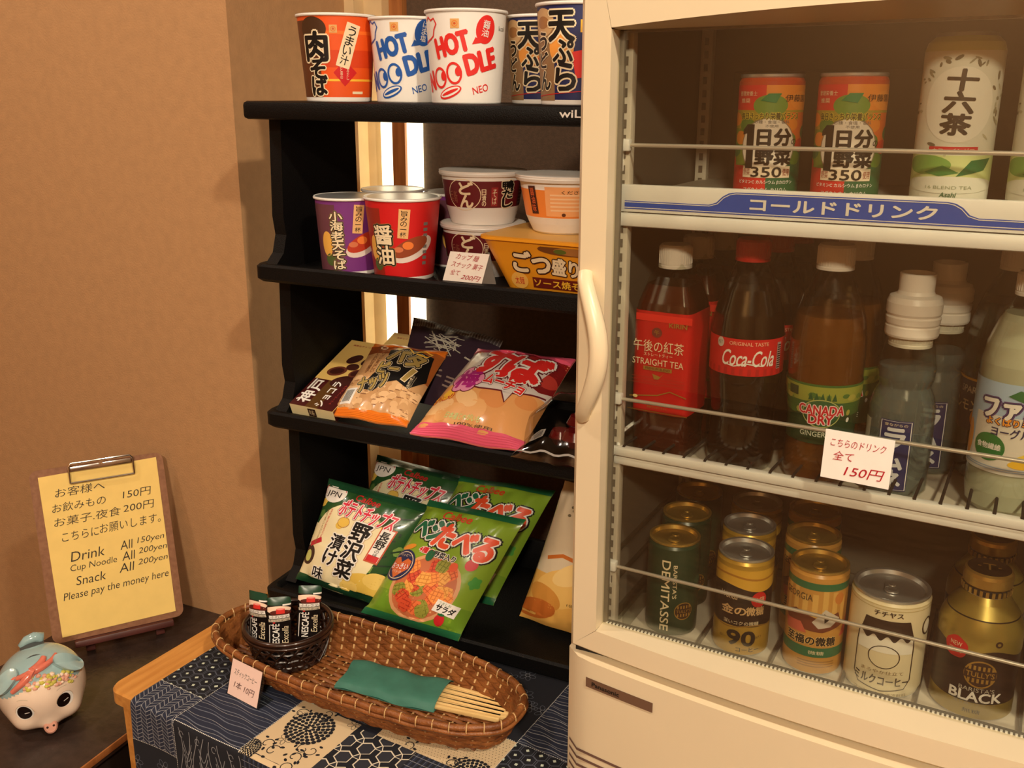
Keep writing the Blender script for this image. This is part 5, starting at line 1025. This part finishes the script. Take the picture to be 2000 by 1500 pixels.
# pale yoghurt soda
pr = [(0, .005), (.018, .004), (.025, 0), (.0305, .006), (.0325, .02), (.0325, .055), (.0325, .13), (.030, .146), (.0235, .166), (.0165, .180), (.0132, .186), (.0125, .19), (.0125, .206)]
LB = ink((170, 196, 222), .35); NB = ink((36, 40, 84)); OB = ink((238, 156, 44))
it = R(-102, 40, 102, 62, ink((216, 214, 206)), .5)+R(-30, 46, 60, 90, ink((224, 218, 206)), .6)+T('ファンタ', 8, 98, 60, 18, WHT, 4, 4, .07, 0, [(.05, NB), (.1, ink((90, 60, 120)))])+T('よくばりミルク', 4, 86, 44, 6, OB, 4, 2, .05, 0, [(.08, NB)])+T('ヨーグルバナナ', 12, 77, 50, 8, NB, 4, 0, .03)+E(-14, 62, 13, 12, ink((40, 120, 56)), 3)+T('食物繊維', -14, 63, 20, 5.4, WHT, 4, 0, .03)+E(26, 58, 22, 6, ink((244, 208, 76)), 2, 20, 14)+E(22, 52, 20, 5, ink((238, 190, 50)), 2.2, 20, 6)+P([(-4, 108), (4, 114), (16, 110), (8, 104)], GRN, 3)+E(26, 106, 14, 10, ink((240, 190, 70)), 1)+E(-38, 64, 6, 16, OB, 1)+sum([R(-40, 43+1.8*k, 40, 43.8+1.8*k, ink((150, 170, 196)), 2) for k in range(2)], [])
fan = pbottle('soda_bottle', 'pale milky soda bottle with a light blue label near the right edge', None, pr, .172, 'milky_drink', (.040, .118), LB, it, 'cap_white', .0148, .016); fan.scale = (.98, .98, .955); put(fan, .352, .082, .9705, face(.06, .84)-.12)
it = R(-30, 50, 30, 92, ink((30, 36, 76)), 1)+T('SPARKLING', 0, 84, 40, 6, WHT, 2, 0, .02)+E(10, 60, 16, 14, OB, 2)+R(-102, 92, 102, 94, YEL, 1)+T('レモン', -12, 70, 24, 9, CRM, 3, 0, .03)
sod = pbottle('soda_bottle', 'dark blue-labelled soda bottle standing behind the pale milky soda', None, pr, .160, 'soda_dark', (.048, .092), ink((30, 36, 76), .4), it, 'cap_white', .0148, .016); put(sod, .337, .150, .9705, face(.05, .9)-.5)
# vegetable juice cans and tall tea can on the top shelf
JG = ink((196, 72, 40), .32); JR = ink((206, 44, 34)); JG2 = ink((34, 96, 60))
it = R(-84, 4, 0, 30, JR, .6)+R(0, 4, 84, 30, JG2, .6)+R(-84, 30, -14, 62, ink((120, 140, 50)), .7)+R(14, 26, 84, 50, JG2, .75)+R(12, 48, 84, 76, ink((224, 110, 44)), .7)+R(-84, 62, 84, 78, ink((170, 150, 50)), .65)+R(-84, 78, -4, 99, ink((216, 50, 44)), .8)+R(-4, 78, 84, 99, ink((232, 140, 50)), .8)+E(0, 82, 14, 9, ink((112, 150, 60)), 1)+E(28, 86, 12, 8, ink((236, 150, 60)), 1)
for k in range(16): it += E(-40+((k*29) % 80), 32+((k*17) % 40), 8, 6, ink([(210, 60, 40), (90, 130, 50), (232, 140, 50), (60, 110, 60)][k % 4]), .85+k*.005, 12)
it += E(0, 47, 22, 24, ink((236, 226, 214)), 2)+ring(0, 47, 22.5, 24.5, .7, ink((150, 130, 110)), 2.2)+P([(-18, 66), (-11.5, 66), (-11.5, 28), (-18, 28), (-18, 58), (-22, 57), (-22, 61)], BLK, 3)+T('日分', 5, 55, 27, 14, BLK, 3, 0, .06)+T('の', 22, 51, 5, 5, BLK, 3, 0, .02)+T('野菜', 5, 38, 29, 13, BLK, 3, 0, .06)+T('砂糖・食塩・香料', 2, 68, 28, 3, GREY, 3)+T('不使用', 2, 64.5, 10, 2.6, GREY, 3)
it += RR(0, 25, 40, 10, 0, ink((232, 214, 190)), 2.6)+T('350', 0, 25, 24, 8.6, BLK, 4, 0, .03)+T('野菜', -16, 25, 6, 6, ink((150, 60, 40)), 4)+T('使用', 16, 25, 6, 6, ink((150, 60, 40)), 4)+T('ビタミンC カルシウム βカロテン', 0, 16, 46, 3.6, WHT, 3, 0, .02)+T('マグネシウム カリウム', 0, 9.5, 36, 3.6, WHT, 3, 0, .02)+T('毎日きっちり栄養バランス', 0, 73, 50, 6, ink((84, 76, 20)), 3, 0, .04, 0, [(.06, ink((230, 210, 80)))])+T('伊藤園', 22, 88, 22, 6, BLK, 3)+P([(-8, 86), (-2, 92), (8, 92), (4, 84)], ink((30, 130, 70)), 3)+T('管理栄養士', -20, 92, 18, 4, CRM, 3)+T('推奨', -22, 86, 10, 4, CRM, 3)
it = [([(x, y*.917) for x, y in vs], fs, m, l) for vs, fs, m, l in it]
jc = can('juice_can', 'first vegetable juice can from the left on the cooler top shelf', 'vegetable juice cans', .0262, .0995, JG, it, 'silver'); put(jc, .139, .066, 1.2157)
d = copy_tree(jc); put(d, .204, .062, 1.2157); d['label'] = 'vegetable juice can standing beside the tall white tea can'
TW_ = ink((226, 226, 214), .35)
t16 = thing('tea_can', 'tall white tea can with black vertical lettering on the top shelf', 'canned drink', (0, 0, 0), 0, 'tall white tea cans')
pr = [(0, .002), (.0245, .001), (.0265, 0), (.0285, .006), (.0288, .012), (.0288, .126), (.0270, .133), (.0225, .1375), (.0215, .1405), (0, .1405)]
mb = MB().lathe(pr, ['silver']*3+[TW_]*2+[ink((206, 210, 130), .3)]*2+['silver']*2, 96)
it = R(-92, 22, 92, 44, ink((206, 218, 150)), .6)+E(-20, 36, 20, 8, ink((120, 170, 80)), 1)+P([(-20, 30), (-6, 36), (6, 30), (-8, 27)], ink((60, 130, 60)), 2)+P([(4, 27), (14, 40), (32, 42), (26, 32)], ink((26, 110, 60)), 2.2)+E(0, 20, 40, 7, TW_, 1.8)+RR(0, 48, 36, 6, 0, ink((206, 40, 50)), 2)+T('カフェインゼロ', 0, 48, 30, 3.6, CRM, 3)+E(0, 84, 26, 30, ink((240, 238, 228)), 1.5)+TV('十六茶', 0, 86, 21, 52, ink((44, 34, 26)), 3, -3, .05)+T('Asahi', 0, 12, 12, 4, ink((60, 110, 70)), 3, 0, .03, .2)+T('16 BLEND TEA', 0, 18, 34, 2.6, ink((150, 160, 130)), 3)
rnd = random.Random(8)
for k in range(34):
    a = rnd.uniform(0, 6.28); x, y = 31*math.cos(a)*rnd.uniform(.9, 1.3), 84+36*math.sin(a)*rnd.uniform(.92, 1.2)
    if y < 122: it += E(x, y, rnd.uniform(1.5, 4), rnd.uniform(.7, 1.6), ink([(150, 146, 120), (190, 186, 160), (110, 104, 84)][k % 3]), 1.6, 8, rnd.uniform(0, 180))
mb.art(it, cyl_surf(interp(pr[3:]), .0288), .001, .003, .006); mb.build('body', t16, angle=40)
t16.scale = (.97, .97, .9); put(t16, .281, .066, 1.2157); d = copy_tree(t16); put(d, .349, .064, 1.2157); d['label'] = 'tall white tea can cut off by the right edge of the photo'
bpy.data.objects.remove(_to)
